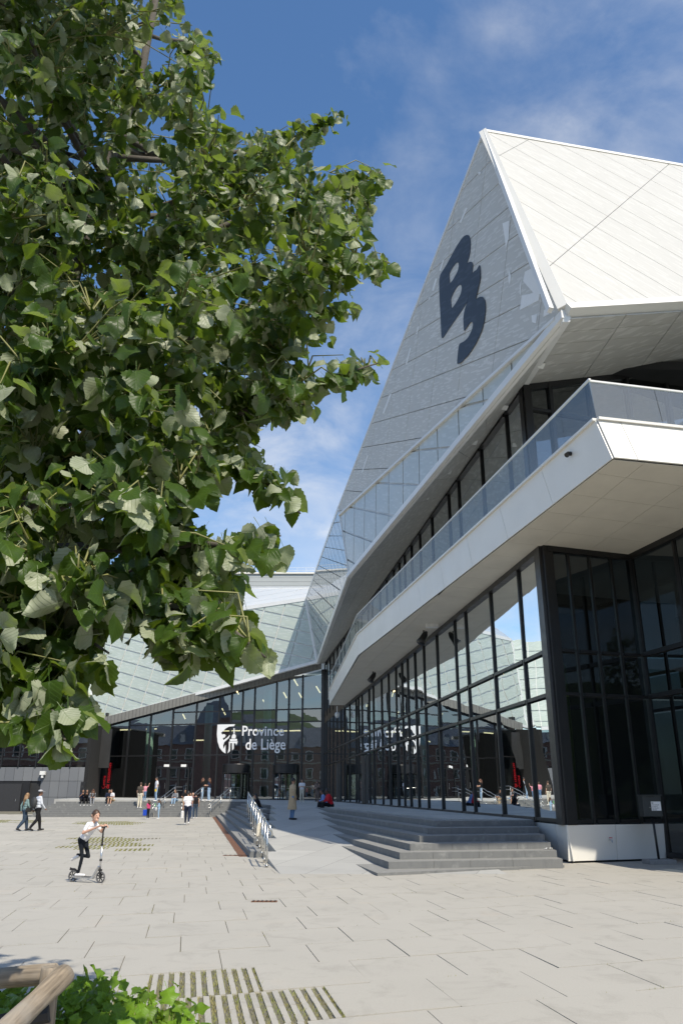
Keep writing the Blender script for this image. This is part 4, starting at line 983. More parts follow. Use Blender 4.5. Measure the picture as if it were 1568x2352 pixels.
def hand(add, w, d, side, k, tag_='skin', curl=.5):
    """palm and five fingers from the wrist w along direction d"""
    d = unit(d); sd = unit(np.cross(d, (0, 1, 0.15)) + 1e-6) * side; nm = unit(np.cross(sd, d))
    c = w + d * .045 * k; add('c', (w, w + d * .07 * k, .028 * k, .033 * k), tag_)
    for i, (o, l) in enumerate(((-.024, .055), (-.008, .066), (.008, .07), (.024, .062))):
        b = w + d * .085 * k + sd * o * k; m_ = b + (d * math.cos(curl * .5) + nm * math.sin(curl * .5)) * l * .5 * k; e_ = m_ + (d * math.cos(curl * 1.6) + nm * math.sin(curl * 1.6)) * l * .5 * k
        add('c', (b, m_, .0092 * k, .0085 * k), tag_); add('c', (m_, e_, .0085 * k, .007 * k), tag_)
    b = w + d * .025 * k - sd * .028 * k; m_ = b + (d * .7 - sd * .55 + nm * .3) * .045 * k; add('c', (b, m_, .011 * k, .0095 * k), tag_); add('c', (m_, m_ + (d * .9 + nm * .4) * .03 * k, .0095 * k, .008 * k), tag_)
def person(label, at, yaw, h=1.72, J=None, skin='a', top='white', bot='jeans', shoe='white', hair='black', hairlen=0., sleeve='short', shorts=False, wide=1.0, voxel=.014, bulk=1.0, coat=None, head_turn=0., head_dip=0., group=None, nohair=False, scarf=None, headk=1.0):
    """one continuous body: bones are tapered capsules merged by a voxel remesh, then coloured by the nearest bone"""
    k = h / 1.75
    root = empty('person', tuple(at), rz=yaw); tag(root, label, 'person', group)
    D = dict(pel=(0, 0, .93), chest=(0, .0, 1.28), neck=(0, .005, 1.47), head=(0, .03, 1.625), shl=(-.175, 0, 1.41), shr=(.175, 0, 1.41), ell=(-.225, -.03, 1.14), elr=(.225, -.03, 1.14), wrl=(-.23, .05, .90), wrr=(.23, .05, .90), hpl=(-.085, 0, .90), hpr=(.085, 0, .90), knl=(-.095, .02, .50), knr=(.095, .02, .50), anl=(-.10, -.02, .085), anr=(.10, -.02, .085), tol=(-.12, .15, .035), tor=(.12, .15, .035), hdl=None, hdr=None)
    D.update(J or {})
    D = {q: (np.array(v, float) * k if v is not None else None) for q, v in D.items()}
    prim = []; mb = MB()
    def add(kind, a_, tg):
        if kind == 'c': V, Fc = capsule_pts(*a_); prim.append((np.array(a_[0]), np.array(a_[1]), a_[2], a_[3], tg))
        else: V, Fc = ellip(*a_); c_, rx, ry, rz2 = a_[:4]; prim.append((np.array(c_), np.array(c_), min(rx, ry), min(rx, ry), tg))
        mb.add(V, Fc)
    b = bulk * k
    pel, chest, neck, head = D['pel'], D['chest'], D['neck'], D['head']
    # trunk: stacked wide capsules across the body
    def across(c, half, r, tg): add('c', (c + (D['shl'] - D['shr']) / np.linalg.norm(D['shl'] - D['shr']) * half, c - (D['shl'] - D['shr']) / np.linalg.norm(D['shl'] - D['shr']) * half, r, r), tg)
    across(pel + (chest - pel) * .02, .085 * b, .115 * b, 'bot'); across(pel + (chest - pel) * .32, .075 * b, .112 * b, 'top'); across(pel + (chest - pel) * .68, .085 * b, .115 * b, 'top'); across(chest, .10 * b, .118 * b, 'top'); across(chest + (neck - chest) * .5, .10 * b, .085 * b, 'top')
    add('c', (pel + (chest - pel) * .15, chest, .115 * b, .12 * b), 'top'); add('c', (chest, chest + (neck - chest) * .8, .11 * b, .065 * b), 'top')
    for s_ in ('l', 'r'): add('c', (chest + (neck - chest) * .75, D['sh' + s_], .06 * b, .058 * b), 'top')
    add('c', (neck - (neck - chest) * .1, head - (0, 0, .05 * k), .052 * k, .052 * k), 'skin')
    Rh = rotz(head_turn) @ rotx(-head_dip)
    k0 = k; k = k * headk; hc = head + Rh @ np.array([0, .0, .01]) * k
    add('e', (hc, .073 * k, .092 * k, .108 * k, 14, 9, Rh), 'skin'); add('c', (head + Rh @ np.array([0, .03, -.065]) * k, head + Rh @ np.array([0, .062, -.078]) * k, .05 * k, .036 * k), 'skin')
    add('c', (head + Rh @ np.array([0, .088, .0]) * k, head + Rh @ np.array([0, .108, -.025]) * k, .011 * k, .015 * k), 'skin')
    for s_ in (-1, 1): add('c', (head + Rh @ np.array([.073 * s_, -.01, -.015]) * k, head + Rh @ np.array([.08 * s_, -.018, .02]) * k, .014 * k, .016 * k), 'skin')
    k = k0
    for s_, sd in (('l', -1), ('r', 1)):
        sh, el, wr = D['sh' + s_], D['el' + s_], D['wr' + s_]; slv = {'short': .55, 'long': 1., 'none': .0}[sleeve]
        if sleeve == 'none': add('c', (sh, el, .05 * k, .04 * k), 'skin')
        elif sleeve == 'short':
            m_ = sh + (el - sh) * .62; add('c', (sh, m_, .062 * b, .058 * b), 'top'); add('c', (m_, el, .043 * k, .038 * k), 'skin')
        else: add('c', (sh, el, .06 * b, .05 * b), 'top')
        add('c', (el, wr, .041 * b if sleeve == 'long' else .038 * k, .032 * b if sleeve == 'long' else .026 * k), 'top' if sleeve == 'long' else 'skin')
        dd_ = D['hd' + s_] if D['hd' + s_] is not None else (wr - el); hand(add, wr, unit(dd_), sd, k, curl=.6)
        hp, kn, an_ = D['hp' + s_], D['kn' + s_], D['an' + s_]; to = D['to' + s_]
        add('c', (hp, hp + (kn - hp) * .5, .098 * b, .082 * b * wide), 'bot'); add('c', (hp + (kn - hp) * .5, kn, .082 * b * wide, .066 * b * wide), 'bot')
        if shorts: add('c', (kn, kn + (an_ - kn) * .35, .052 * k, .055 * k), 'skin'); add('c', (kn + (an_ - kn) * .35, an_, .055 * k, .036 * k), 'skin')
        else: add('c', (kn, kn + (an_ - kn) * .4, .064 * b * wide, .064 * b * wide), 'bot'); add('c', (kn + (an_ - kn) * .4, an_ + (kn - an_) * .06, .062 * b * wide, .05 * b * wide), 'bot')
        hl = an_ + (an_ - to) * np.array([.32, .32, 0]) * 1.0; hl[2] = an_[2] - (.045 * k if abs(an_[2] - to[2]) < .2 * k else 0); ft = unit(to - hl)
        add('c', (hl, hl + (to - hl) * .55, .043 * k, .042 * k), 'shoe'); add('c', (hl + (to - hl) * .55, to, .042 * k, .034 * k), 'shoe')
    me = bpy.data.meshes.new('body'); me.from_pydata([tuple(map(float, v)) for v in mb.V], [], mb.F); tmp = bpy.data.objects.new('tmp', me); COL.objects.link(tmp)
    rm = tmp.modifiers.new('r', 'REMESH'); rm.mode = 'VOXEL'; rm.voxel_size = voxel; sm = tmp.modifiers.new('s', 'SMOOTH'); sm.factor = .5; sm.iterations = 3
    dg = bpy.context.evaluated_depsgraph_get(); dg.update(); bme = bpy.data.meshes.new_from_object(tmp.evaluated_get(dg)); bpy.data.objects.remove(tmp)
    bme.name = 'body'; bo = obj('body', bme, root)
    cols = {'skin': P('skin_' + skin, SKIN[skin], .5, var=.06, sc_=9), 'top': CLO[top], 'bot': CLO[bot], 'shoe': SHOE[shoe]}
    order = ['skin', 'top', 'bot', 'shoe']; bme.materials.clear()
    for q in order: bme.materials.append(cols[q])
    nP = len(bme.polygons); C = np.empty(nP * 3); bme.polygons.foreach_get('center', C); C = C.reshape(-1, 3); best = np.full(nP, 1e9); idx = np.zeros(nP, int)
    for A, B, ra, rb, tg in prim:
        d = B - A; L2 = d @ d; t = np.clip(((C - A) @ d) / L2, 0, 1) if L2 > 1e-9 else np.zeros(nP); ds = np.linalg.norm(C - A - np.outer(t, d), axis=1) - (ra + (rb - ra) * t)
        if tg == 'bot': ds = ds + .004
        u = ds < best; best[u] = ds[u]; idx[u] = order.index(tg)
    bme.polygons.foreach_set('material_index', idx.astype(np.int32)); bme.polygons.foreach_set('use_smooth', [True] * nP); bme.update()
    k = k0 * headk
    for s_ in (-1, 1):
        V, Fc = ellip(head + Rh @ np.array([.03 * s_, .083, .012]) * k, .012 * k, .007 * k, .006 * k, 8, 5, Rh); mk('eye', V, Fc, M['ink'], root, True)
    V, Fc = ellip(head + Rh @ np.array([0, .094, -.052]) * k, .02 * k, .006 * k, .006 * k, 8, 5, Rh); mk('mouth', V, Fc, P('lips', (.35, .12, .10), .5), root, True)
    if not nohair:
        HM = MB(); n = 20; rows = 10; V = []
        for i in range(rows):
            t = math.pi * .66 * (i + .15) / rows
            for j in range(n):
                p = 2 * math.pi * j / n; fr = max(0., math.sin(p)); tt = t * (1 - .42 * fr ** 1.5)
                r = 1 + .05 * math.sin(7 * p + i * 1.3) * (i / rows)
                V.append(head + Rh @ (np.array([.084 * math.sin(tt) * math.cos(p) * r, .104 * math.sin(tt) * math.sin(p) * r - .008, .122 * math.cos(tt) + .012]) * k))
        HM.add(V, [(i * n + j, (i + 1) * n + j, (i + 1) * n + (j + 1) % n, i * n + (j + 1) % n) for i in range(rows - 1) for j in range(n)] + [tuple(range(n))])
        if hairlen > 0:
            for m_ in range(11):
                a_ = math.pi * (1.0 + .99 * m_ / 10) ; s0 = head + Rh @ (np.array([.078 * math.cos(a_), .092 * math.sin(a_) - .01, .02]) * k); l_ = hairlen * k * rng.uniform(.85, 1.05)
                s1 = s0 + np.array([.035 * math.cos(a_), .02 * math.sin(a_) - .02, -l_ * .5]); s2 = s1 + np.array([rng.normal(0, .012), -.01 + rng.normal(0, .01), -l_ * .5])
                HM.tube([s0, s1, s2], [.026 * k, .03 * k, .012 * k], 7)
        HM.build('hair', HAIR[hair], root, True)
    if scarf:
        V, Fc = ellip(head + np.array([0, -.012, .012]) * k, .088 * k, .108 * k, .125 * k); o_ = MB(); o_.add(V, Fc); V, Fc = capsule_pts(head - (0, 0, .1 * k), neck + (0, .01, -.03), .085 * k, .12 * k); o_.add(V, Fc); o_.build('headscarf', CLO[scarf], root, True)
    k = k0
    if coat:
        z1, z0 = neck[2] - .02 * k, coat * k; prof = [(1.40, .10, .07), (1.36, .19, .11), (1.2, .20, .135), (1.0, .18, .13), (.8, .215, .15), (.6, .25, .17)]
        n = 18; V = []; ks = [p for p in prof if p[0] > coat] + [(coat, .275, .19)]
        for z, rx, ry in ks:
            for j in range(n): t = 2 * math.pi * j / n; w_ = 1 + .05 * math.sin(5 * t) * (1.4 - z); V.append((rx * math.cos(t) * k * w_, ry * math.sin(t) * k * w_, z * k))
        o_ = MB(); o_.add(V, [(i * n + j, i * n + (j + 1) % n, (i + 1) * n + (j + 1) % n, (i + 1) * n + j) for i in range(len(ks) - 1) for j in range(n)])
        for s_ in ('l', 'r'): o_.tube([D['sh' + s_], D['el' + s_], D['wr' + s_]], [.075 * k, .068 * k, .06 * k], 10)
        o_.build('coat', CLO[top], root, True)
    return root, k, D
STAND = {}
def sit(lean=.12, spread=.10, arms='knees', fwd=.42, drop=.32):
    """seated on a step edge: feet two treads lower"""
    J = dict(pel=(0, 0, .10), chest=(0, lean, .44), neck=(0, lean * 1.5, .63), head=(0, lean * 1.5 + .05, .78), shl=(-.175, lean * 1.35, .57), shr=(.175, lean * 1.35, .57), hpl=(-.085, .03, .09), hpr=(.085, .03, .09), knl=(-spread - .02, fwd, .20), knr=(spread + .02, fwd, .20), anl=(-spread, fwd + .06, -drop + .085), anr=(spread, fwd + .08, -drop + .085), tol=(-spread - .02, fwd + .24, -drop + .035), tor=(spread + .02, fwd + .26, -drop + .035))
    if arms == 'knees': J.update(ell=(-.24, .24, .33), elr=(.24, .24, .33), wrl=(-.13, .42, .30), wrr=(.13, .42, .30))
    elif arms == 'phone': J.update(ell=(-.22, .2, .36), elr=(.22, .2, .36), wrl=(-.05, .36, .52), wrr=(.06, .36, .52))
    return J
def feet(px, py, z): q = onz(px, py, z); return (q[0], q[1], z)
Zt = lambda x, y: (.25631 * x, .25631 * y + 1751.2)
Zq = lambda x, y: (.25631 * x + 315.8, .25631 * y + 1751.2)
LFT, RGT, AWY, CAMW = math.pi / 2, -math.pi / 2, 0., math.pi        # facing directions
walk = dict(knl=(-.09, .16, .52), anl=(-.09, .22, .10), tol=(-.10, .40, .07), knr=(.09, -.02, .50), anr=(.09, -.30, .16), tor=(.10, -.17, .05), ell=(-.23, -.12, 1.16), wrl=(-.22, -.10, .91), elr=(.23, .05, 1.15), wrr=(.21, .22, .96))
hold = dict(ell=(-.22, .06, 1.15), elr=(.22, .06, 1.15), wrl=(-.08, .26, 1.18), wrr=(.08, .26, 1.18))
# two walkers on the left
r_, k_, D_ = person('person walking in teal shirt and wide dark jeans with shoulder bag', feet(*Zt(205, 616), 0), RGT + .75, 1.68, J=walk, skin='d', top='teal', bot='dkjeans', shoe='black', hair='gold', hairlen=.5, sleeve='long', wide=1.35, voxel=.011)
bgm = MB().box((.25, .05, .93), (.09, .26, .18)); o = bevel(bgm.build('shoulder_bag', SHOE['black'], r_), .02); MB().tube([(.24, .05, 1.0), (.1, -.12, 1.40), (-.02, .0, 1.43)], .012, 6).build('bag_strap', SHOE['black'], r_)
r_, k_, D_ = person('person walking in pale grey top and black trousers with backpack and cap', feet(*Zt(320, 616), 0), RGT + .75, 1.82, J=walk, skin='d', top='ltgrey', bot='black', shoe='black', sleeve='long', bulk=1.06, wide=1.1, voxel=.011)
V, Fc = ellip((0, -.23, 1.24), .17, .13, .26); mk('backpack', V, Fc, P('backpack_nylon', (.03, .032, .035), .7), r_, True)
cpb = MB(); V, Fc = ellip((0, .02, 1.765), .09, .112, .062); cpb.add(V, Fc); cpb.box((0, .16, 1.745), (.15, .13, .012)); cpb.build('cap', P('cap_grey', (.40, .40, .42), .7), r_, True)
# seated group on the left of the steps (seat heights in metres above the square)
def sitter(label, px, py, yaw, **kw):
    zt = 1.05; q = onz(*Zt(px, py), zt) if kw.pop('zt', True) else None
    x = ony(*Zt(px, py), 64.45)[0]; return person(label, (x, 64.5, 1.06), yaw, group='people sitting on the entrance steps', **kw)
grp = 'people sitting on the entrance steps'
sitter('person in dark top sitting hunched at the end of the steps beside the grey wall', 738, 320, CAMW + .35, J=sit(.2, arms='phone'), top='navy', bot='black', skin='b', shoe='white', hair='black')
sitter('person in black sitting on the steps looking at a phone between two friends', 778, 320, CAMW + .25, J=sit(.24, arms='phone'), top='black', bot='black', skin='b', shoe='white', hair='black')
sitter('person in grey with long hair falling forward bent over on the steps', 818, 320, CAMW + .5, J=sit(.30), top='grey', bot='grey', skin='a', shoe='white', hair='auburn', hairlen=.5, sleeve='long', head_dip=.7)
sitter('person in black sitting on the steps beside a person in beige shorts', 968, 320, CAMW + .4, J=sit(.2), top='navy', bot='black', skin='b', shoe='black', sleeve='long')
sitter('person in white shirt and beige shorts sitting on the top step', 1012, 320, CAMW - .3, J=sit(.16), top='white', bot='beige', shorts=True, skin='a', shoe='white', hair='brown')
sitter('person in grey top and jeans sitting on steps between handrails', 1580, 330, CAMW - .3, J=sit(.14), top='grey', bot='ltjeans', skin='a', shoe='white', hair='brown', hairlen=.3, sleeve='long')
r_, k_, D_ = sitter('person in black tee, cap and beige trousers sitting between handrails', 1655, 330, CAMW + .2, J=sit(.12), top='black', bot='beige', skin='b', shoe='white', hair='black')
V, Fc = ellip((0, .23, .86), .09, .11, .06); mk('cap', V, Fc, SHOE['black'], r_, True)
# standing on and before the steps
person('person seen from behind in brown tee and cream trousers on the steps', (ony(*Zt(1243, 400), 63.2)[0], 63.4, .60), AWY - .2, 1.84, top='brown', bot='cream', skin='a', hair='brown', bulk=1.05)
person('small child in pink raising one arm beside the green column', (ony(*Zt(1285, 345), 64.6)[0], 64.9, 1.06), AWY, 1.30, J=dict(elr=(.30, .10, 1.45), wrr=(.36, .12, 1.68)), top='pink', bot='jeans', hair='brown', headk=1.22, skin='a')
r_, k_, D_ = person('person in white tee and pale jeans standing alone at the stair top', (ony(*Zt(1385, 345), 64.6)[0], 65.0, 1.07), LFT + .5, 1.78, top='white', bot='ltjeans', skin='b', hair='black')
MB().box((-.24, .12, .80), (.04, .12, .2)).build('yellow_cup', P('yellow_plastic', (.7, .5, .03), .5), r_)
r_, k_, D_ = person('small girl in hot pink top and black leggings with a blue bag', feet(*Zt(1325, 509), 0), RGT + 2.6, 1.22, J=hold, top='hot', bot='legging', hair='brown', hairlen=.25, headk=1.22, skin='b')
bevel(MB().box((-.30, .02, .42), (.28, .12, .38)).build('blue_bag', P('bag_blue', (.01, .06, .45), .6), r_), .02)
r_, k_, D_ = person('small girl in pale blue top and jeans holding a green bottle', feet(*Zt(1420, 505), 0), LFT + .2, 1.22, J=hold, top='skyblue', bot='ltjeans', hair='brown', hairlen=.28, headk=1.22, skin='b', sleeve='long')
MB().tube([(0, .28, .78), (0, .28, .95), (0, .28, 1.0)], [.03, .03, .012]).build('green_bottle', P('bottle_green', (.05, .35, .08), .3), r_); V, Fc = ellip((-.12, .2, .62), .10, .08, .15); mk('carrier_bag', V, Fc, P('bag_grey', (.5, .5, .5), .5), r_, True)
r_, k_, D_ = person('person in white tee and navy trousers walking with phone and white bag', feet(*Zq(442, 560), 0), LFT - 1.4, 1.78, J=dict(walk, elr=(.27, .10, 1.22), wrr=(.13, .14, 1.52), wrl=(-.25, .02, .88), ell=(-.24, -.03, 1.14)), top='white', bot='navy', skin='b', hair='black')
bevel(MB().box((-.27, .0, .52), (.16, .30, .42)).build('carrier_bag', P('bag_white', (.7, .68, .66), .4), r_), .04)
person('person in dark red checked shirt standing behind the man on the phone', feet(*Zq(487, 500), 0), CAMW, 1.70, top='plaid', bot='jeans', skin='a', sleeve='long', hair='grey', nohair=True)
person('person in black vest and jeans with back turned near the handrail', feet(*Zq(515, 503), 0), AWY + .2, 1.68, top='black', bot='dkjeans', skin='a', hair='black', sleeve='none')
def ontop(px, dy=.0, y=65.2): x = ony(px, 1835, y)[0]; return (x, y, platz(x, y))
person('person in black tee and wide jeans reaching out to a friend at the stair top', ontop(463.5), RGT + .3, 1.70, J=dict(elr=(.22, .16, 1.15), wrr=(.1, .36, 1.12), ell=(-.2, .14, 1.15), wrl=(-.05, .34, 1.12)), top='black', bot='ltjeans', hair='auburn', hairlen=.35, skin='a', wide=1.25)
person('person in navy tee and wide jeans facing a friend at the stair top', ontop(479.5), LFT - .2, 1.70, J=hold, top='navy', bot='ltjeans', hair='auburn', hairlen=.4, skin='a', wide=1.25)
sx_, sy_ = Lk(5, 47.0), 47.0
person('person in dark coat and long hair sitting on the shaded side steps', (sx_ + .22, sy_, .77), LFT + .25, 1.68, J=sit(.16, arms='phone'), top='black', bot='dkjeans', skin='b', shoe='black', hair='black', hairlen=.35, sleeve='long', bulk=1.12)
yw = 35.5; xw = ony(671, 1870, yw)[0]
person('person in long beige coat standing on the ramp', (xw, yw, rz(yw)), RGT + .5, 1.66, J=dict(ell=(-.24, .02, 1.13), wrl=(-.23, .14, .9)), top='beige', bot='jeans', skin='b', shoe='black', hair='black', sleeve='long', coat=.42)
ys_ = 43.5; xs_ = tp_(ys_) + .05
person('person in red sports top and black trousers sitting on the platform edge', (xs_ + .15, ys_ - .3, .97), LFT + .35, 1.80, J=sit(.12, fwd=.46, drop=.42), top='red', bot='black', skin='c', shoe='black', hair='black', sleeve='long', bulk=1.06)
person('person in blue shirt sitting half hidden behind the red sports top', (xs_ - .1, ys_ + .9, .98), LFT + .2, 1.72, J=sit(.16), top='blue', bot='black', skin='d', shoe='black', hair='black', sleeve='long')
person('person in white top and pale trousers looking down near the revolving door', (ony(693, 1843, 62)[0], 62.0, platz(-2, 62)), CAMW, 1.66, J=hold, top='white', bot='cream', skin='a', hair='black', hairlen=.35)
q = (ony(728, 1838, 70)[0], 70.0, 1.0)
person('person in taupe headscarf and dress carrying a toddler by the glass', q, CAMW - .3, 1.68, J=dict(hold, wrl=(-.02, .25, 1.12), wrr=(.14, .25, 1.06)), top='taupe', bot='taupe', skin='a', shoe='black', sleeve='long', nohair=True, scarf='taupe', wide=1.3)
person('toddler in brown clothes carried on an arm by the glass', (q[0] + .22, q[1] - .18, q[2] + .98), LFT + .6, .86, J=sit(.06, fwd=.30, drop=.12), top='taupe', bot='brown', skin='a', shoe='brown', hair='brown', sleeve='long')

# ---- child on a scooter
sq, sr = onz(*Zt(650, 1070), 0), onz(*Zt(897, 1081), 0); sdir = unit(sr - sq); yaw = math.atan2(sdir[1], sdir[0]); wb = np.linalg.norm(sr - sq) 
SC = empty('kick_scooter', tuple((sq + sr) / 2), rz=yaw); tag(SC, 'silver and black two wheeled kick scooter ridden by a child', 'scooter')
X = np.array([1., 0, 0]); Yv = np.array([0, 1., 0]); RW = .105; xr, xf = -wb / 2, wb / 2
def wheel(x):
    w_ = empty('wheel', (x, 0, RW), SC); n = 28; V = []; Fc = []; pr_ = [(RW, -.010), (RW - .004, -.015), (RW - .022, -.014), (RW - .022, .014), (RW - .004, .015), (RW, .010)]
    for j in range(n):
        t = 2 * math.pi * j / n
        for r, y in pr_: V.append((r * math.cos(t), y, r * math.sin(t)))
    Fc = [(j * 6 + i, j * 6 + (i + 1) % 6, ((j + 1) % n) * 6 + (i + 1) % 6, ((j + 1) % n) * 6 + i) for j in range(n) for i in range(6)]
    fixn(mk('tyre', V, Fc, P('tyre_grey', (.10, .10, .105), .7), w_, True)); rm = MB()
    for j in range(7): t = 2 * math.pi * j / 7; rm.beam((0, 0, 0), ((RW - .02) * math.cos(t), 0, (RW - .02) * math.sin(t)), .016, .013, (0, 1, 0))
    rm.tube([(0, -.02, 0), (0, .02, 0)], .022, 12); rm.build('rim', M['rubber'], w_)
wheel(xr); wheel(xf)
al = P('scooter_alloy', (.62, .63, .64), .3, .9, var=.05, sc_=20)
db = MB(); db.prism([np.array(p) for p in ((xr + .10, -.055, .075), (xf - .20, -.055, .070), (xf - .16, -.045, .075), (xf - .16, .045, .075), (xf - .20, .055, .070), (xr + .10, .055, .075))], np.array([0, 0, .028])); db.beam((xr, -.03, RW), (xr + .14, -.03, .085), .012, .035); db.beam((xr, .03, RW), (xr + .14, .03, .085), .012, .035)
fixn(db.build('deck', al, SC)); MB().box((-.02 - .04, 0, .106), (wb - .38, .095, .005)).build('grip_tape', M['rubber'], SC)
fn = MB(); fn.beam((xf - .19, 0, .075), (xf - .055, 0, .30), .035, .055, (0, 1, 0)); fn.build('neck', al, SC)
fk = MB(); hd_ = np.array([xf - .035, 0, .32])
for s_ in (-1, 1): fk.beam((xf, .026 * s_, RW), (xf - .02, .026 * s_, .235), .008, .035, (0, 1, 0))
fk.box((xf - .02, 0, .235), (.05, .07, .03)); fk.build('fork', M['rubber'], SC)
tb = np.array([xf - .025, 0, .24]); tt = np.array([xf - .035, 0, .98])
MB().tube([tb, tb + (tt - tb) * .62], .019, 12).build('lower_tube', al, SC, True); MB().tube([tb + (tt - tb) * .62, tb + (tt - tb) * .96, tt + np.array([.03, 0, .05])], .016, 12).build('upper_tube', M['rubber'], SC, True)
MB().tube([tb + (tt - tb) * .21, tb + (tt - tb) * .27], .027, 12).build('clamp', M['rubber'], SC); MB().tube([tb + (tt - tb) * .60, tb + (tt - tb) * .63], .026, 12).build('clamp', M['rubber'], SC)
hb2 = tt + np.array([.03, 0, .055]); HBd = unit(np.array([.42, -1., 0])); ha, hb3 = hb2 + HBd * -.21, hb2 + HBd * .21
hbo = MB().tube([ha, hb3], .012, 10).build('handlebar', M['rubber'], SC, True)
for s_ in (ha, hb3): MB().tube([s_, s_ + (hb2 - s_) * .45], .017, 12).build('grip', M['rubber'], hbo, True)
fe = MB(); pts = [np.array([xr + math.cos(t) * .122, 0, RW + math.sin(t) * .122]) for t in np.linspace(.15, 1.75, 8)] + [np.array([xr - .09, 0, RW + .135])]
for i in range(len(pts) - 1): fe.beam(pts[i], pts[i + 1], .05, .008, (0, 1, .01))
fe.build('brake_fender', M['rubber'], SC)
# the rider: standing leg on the deck, other leg kicked back
kk = 1.30 / 1.75
def S(x, y, z): return (-y / kk, x / kk, z / kk)       # scooter frame (x forward, y left) -> body frame (y forward, x right)
gr1, gr2 = ha + (hb2 - ha) * .22, hb3 + (hb2 - hb3) * .22
CHx_ = -.09
J = dict(pel=S(CHx_ - .08, 0, .78), chest=S(CHx_ + .07, 0, 1.0), neck=S(CHx_ + .125, 0, 1.115), head=S(CHx_ + .17, 0, 1.235), shl=S(CHx_ + .09, .125, 1.085), shr=S(CHx_ + .10, -.125, 1.085),
         hpl=S(CHx_ - .08, .06, .76), hpr=S(CHx_ - .08, -.06, .76), knr=S(CHx_ - .02, -.06, .46), anr=S(CHx_ - .09, -.04, .165), tor=S(CHx_ + .06, -.045, .135),
         knl=S(CHx_ + .05, .055, .47), anl=S(CHx_ - .24, .06, .50), tol=S(CHx_ - .36, .07, .40),
         elr=S(CHx_ + .05, -.20, .92), wrr=tuple(np.array(S(*(gr2 + np.array([-.055, 0, .03]))))), ell=S(CHx_ + .20, .20, .93), wrl=tuple(np.array(S(*(gr1 + np.array([-.055, 0, .03]))))), hdl=(0, .8, -.25), hdr=(0, .8, -.25))
rd = person('child in white tee and black leggings riding a silver kick scooter', tuple((sq + sr) / 2), yaw - math.pi / 2, 1.30, J=J, skin='a', top='white', bot='legging', shoe='white', hair='brown', voxel=.0065, head_turn=-.35, wide=.78, bulk=.92, headk=1.3)
# bags hung on the ramp rail
hg = onz(*Zq(1035, 600), .5); yv = 24.8; xv = -1.79 - (yv - 20.68) * .139
tb_ = empty('tote_bag', (xv - .05, yv, rz(yv) + .35)); tag(tb_, 'cream cloth tote bag hanging on the ramp handrail', 'bag'); bevel(MB().box((0, 0, .12), (.1, .34, .36)).build('pouch', CLO['cream'], tb_), .02); MB().tube([(0, -.1, .28), (0, -.03, .58), (0, .03, .58), (0, .1, .28)], .012, 6).build('strap', CLO['cream'], tb_)
# dark totem by the grey wall
q = ony(190, 1815, 66.5); tt_ = empty('loudspeaker', (q[0], 66.5, platz(q[0], 66.5))); tag(tt_, 'small black upright speaker box standing beside the grey tiled wall', 'speaker'); MB().box((0, 0, .65), (.3, .3, 1.3)).build('cabinet', M['frame'], tt_); MB().tube([(0, -.16, .95), (0, -.152, .95)], .1, 14).build('cone', M['rubber'], tt_)
# ================================================================== tree
def t_leaf(name, topc, undc, tl, gloss=.38):
    t = NT(name); oi = t.island(); g = t.n('NewGeometry')
    vn = t.rng(t.noise(14, 3), .3, .7)
    sx = t.n('SeparateXYZ'); t.l(t.n('TexCoord').outputs['UV'], sx.inputs[0]); ax = t.math('ABSOLUTE', sx.outputs[0])
    vf = t.math('FRACT', t.math('MULTIPLY', t.math('SUBTRACT', sx.outputs[1], t.math('MULTIPLY', ax, .95)), 6.5)); vein = t.math('MAXIMUM', t.rng(vf, .0, .16, 1., 0.), t.rng(ax, .0, .022, 1., 0.))
    bp = t.bump(t.math('ADD', t.math('MULTIPLY', vein, -.6), t.math('MULTIPLY', t.rng(vf, .0, 1., 0., .5), 1.)), .55, .004)
    a_ = t.mix(oi, tuple(x * .72 for x in topc), tuple(x * 1.25 for x in topc)); a_ = t.mix(t.math('MULTIPLY', vn, .35), a_, tuple(x * .75 for x in topc))
    b_ = t.mix(oi, tuple(x * .82 for x in undc), tuple(x * 1.1 for x in undc)); c = t.mix(g.outputs['Backfacing'], a_, b_); c = t.mix(t.math('MULTIPLY', vein, .42), c, tuple(min(1, x * 2.6) for x in topc))
    pr_ = t.pr(c, t.mix(g.outputs['Backfacing'], (gloss,) * 3, (.75,) * 3) if False else .46, spec=.34, nrm=bp)
    tr = t.n('BsdfTranslucent'); tr.inputs['Color'].default_value = (*tl, 1); ms = t.n('MixShader'); ms.inputs[0].default_value = .28; t.l(pr_, ms.inputs[1]); t.l(tr.outputs[0], ms.inputs[2])
    return t.done(ms.outputs[0])
M['leaf'] = t_leaf('lime_leaf', (.034, .068, .009), (.33, .36, .25), (.27, .40, .03))
M['ivy'] = t_leaf('ivy_leaf', (.12, .22, .015), (.18, .28, .06), (.30, .45, .03))
M['bark'] = plain('grey_bark', (.085, .075, .062), .9, var=.35, sc_=12, bump_=.8)
M['twig'] = plain('green_twig', (.20, .20, .07), .6)
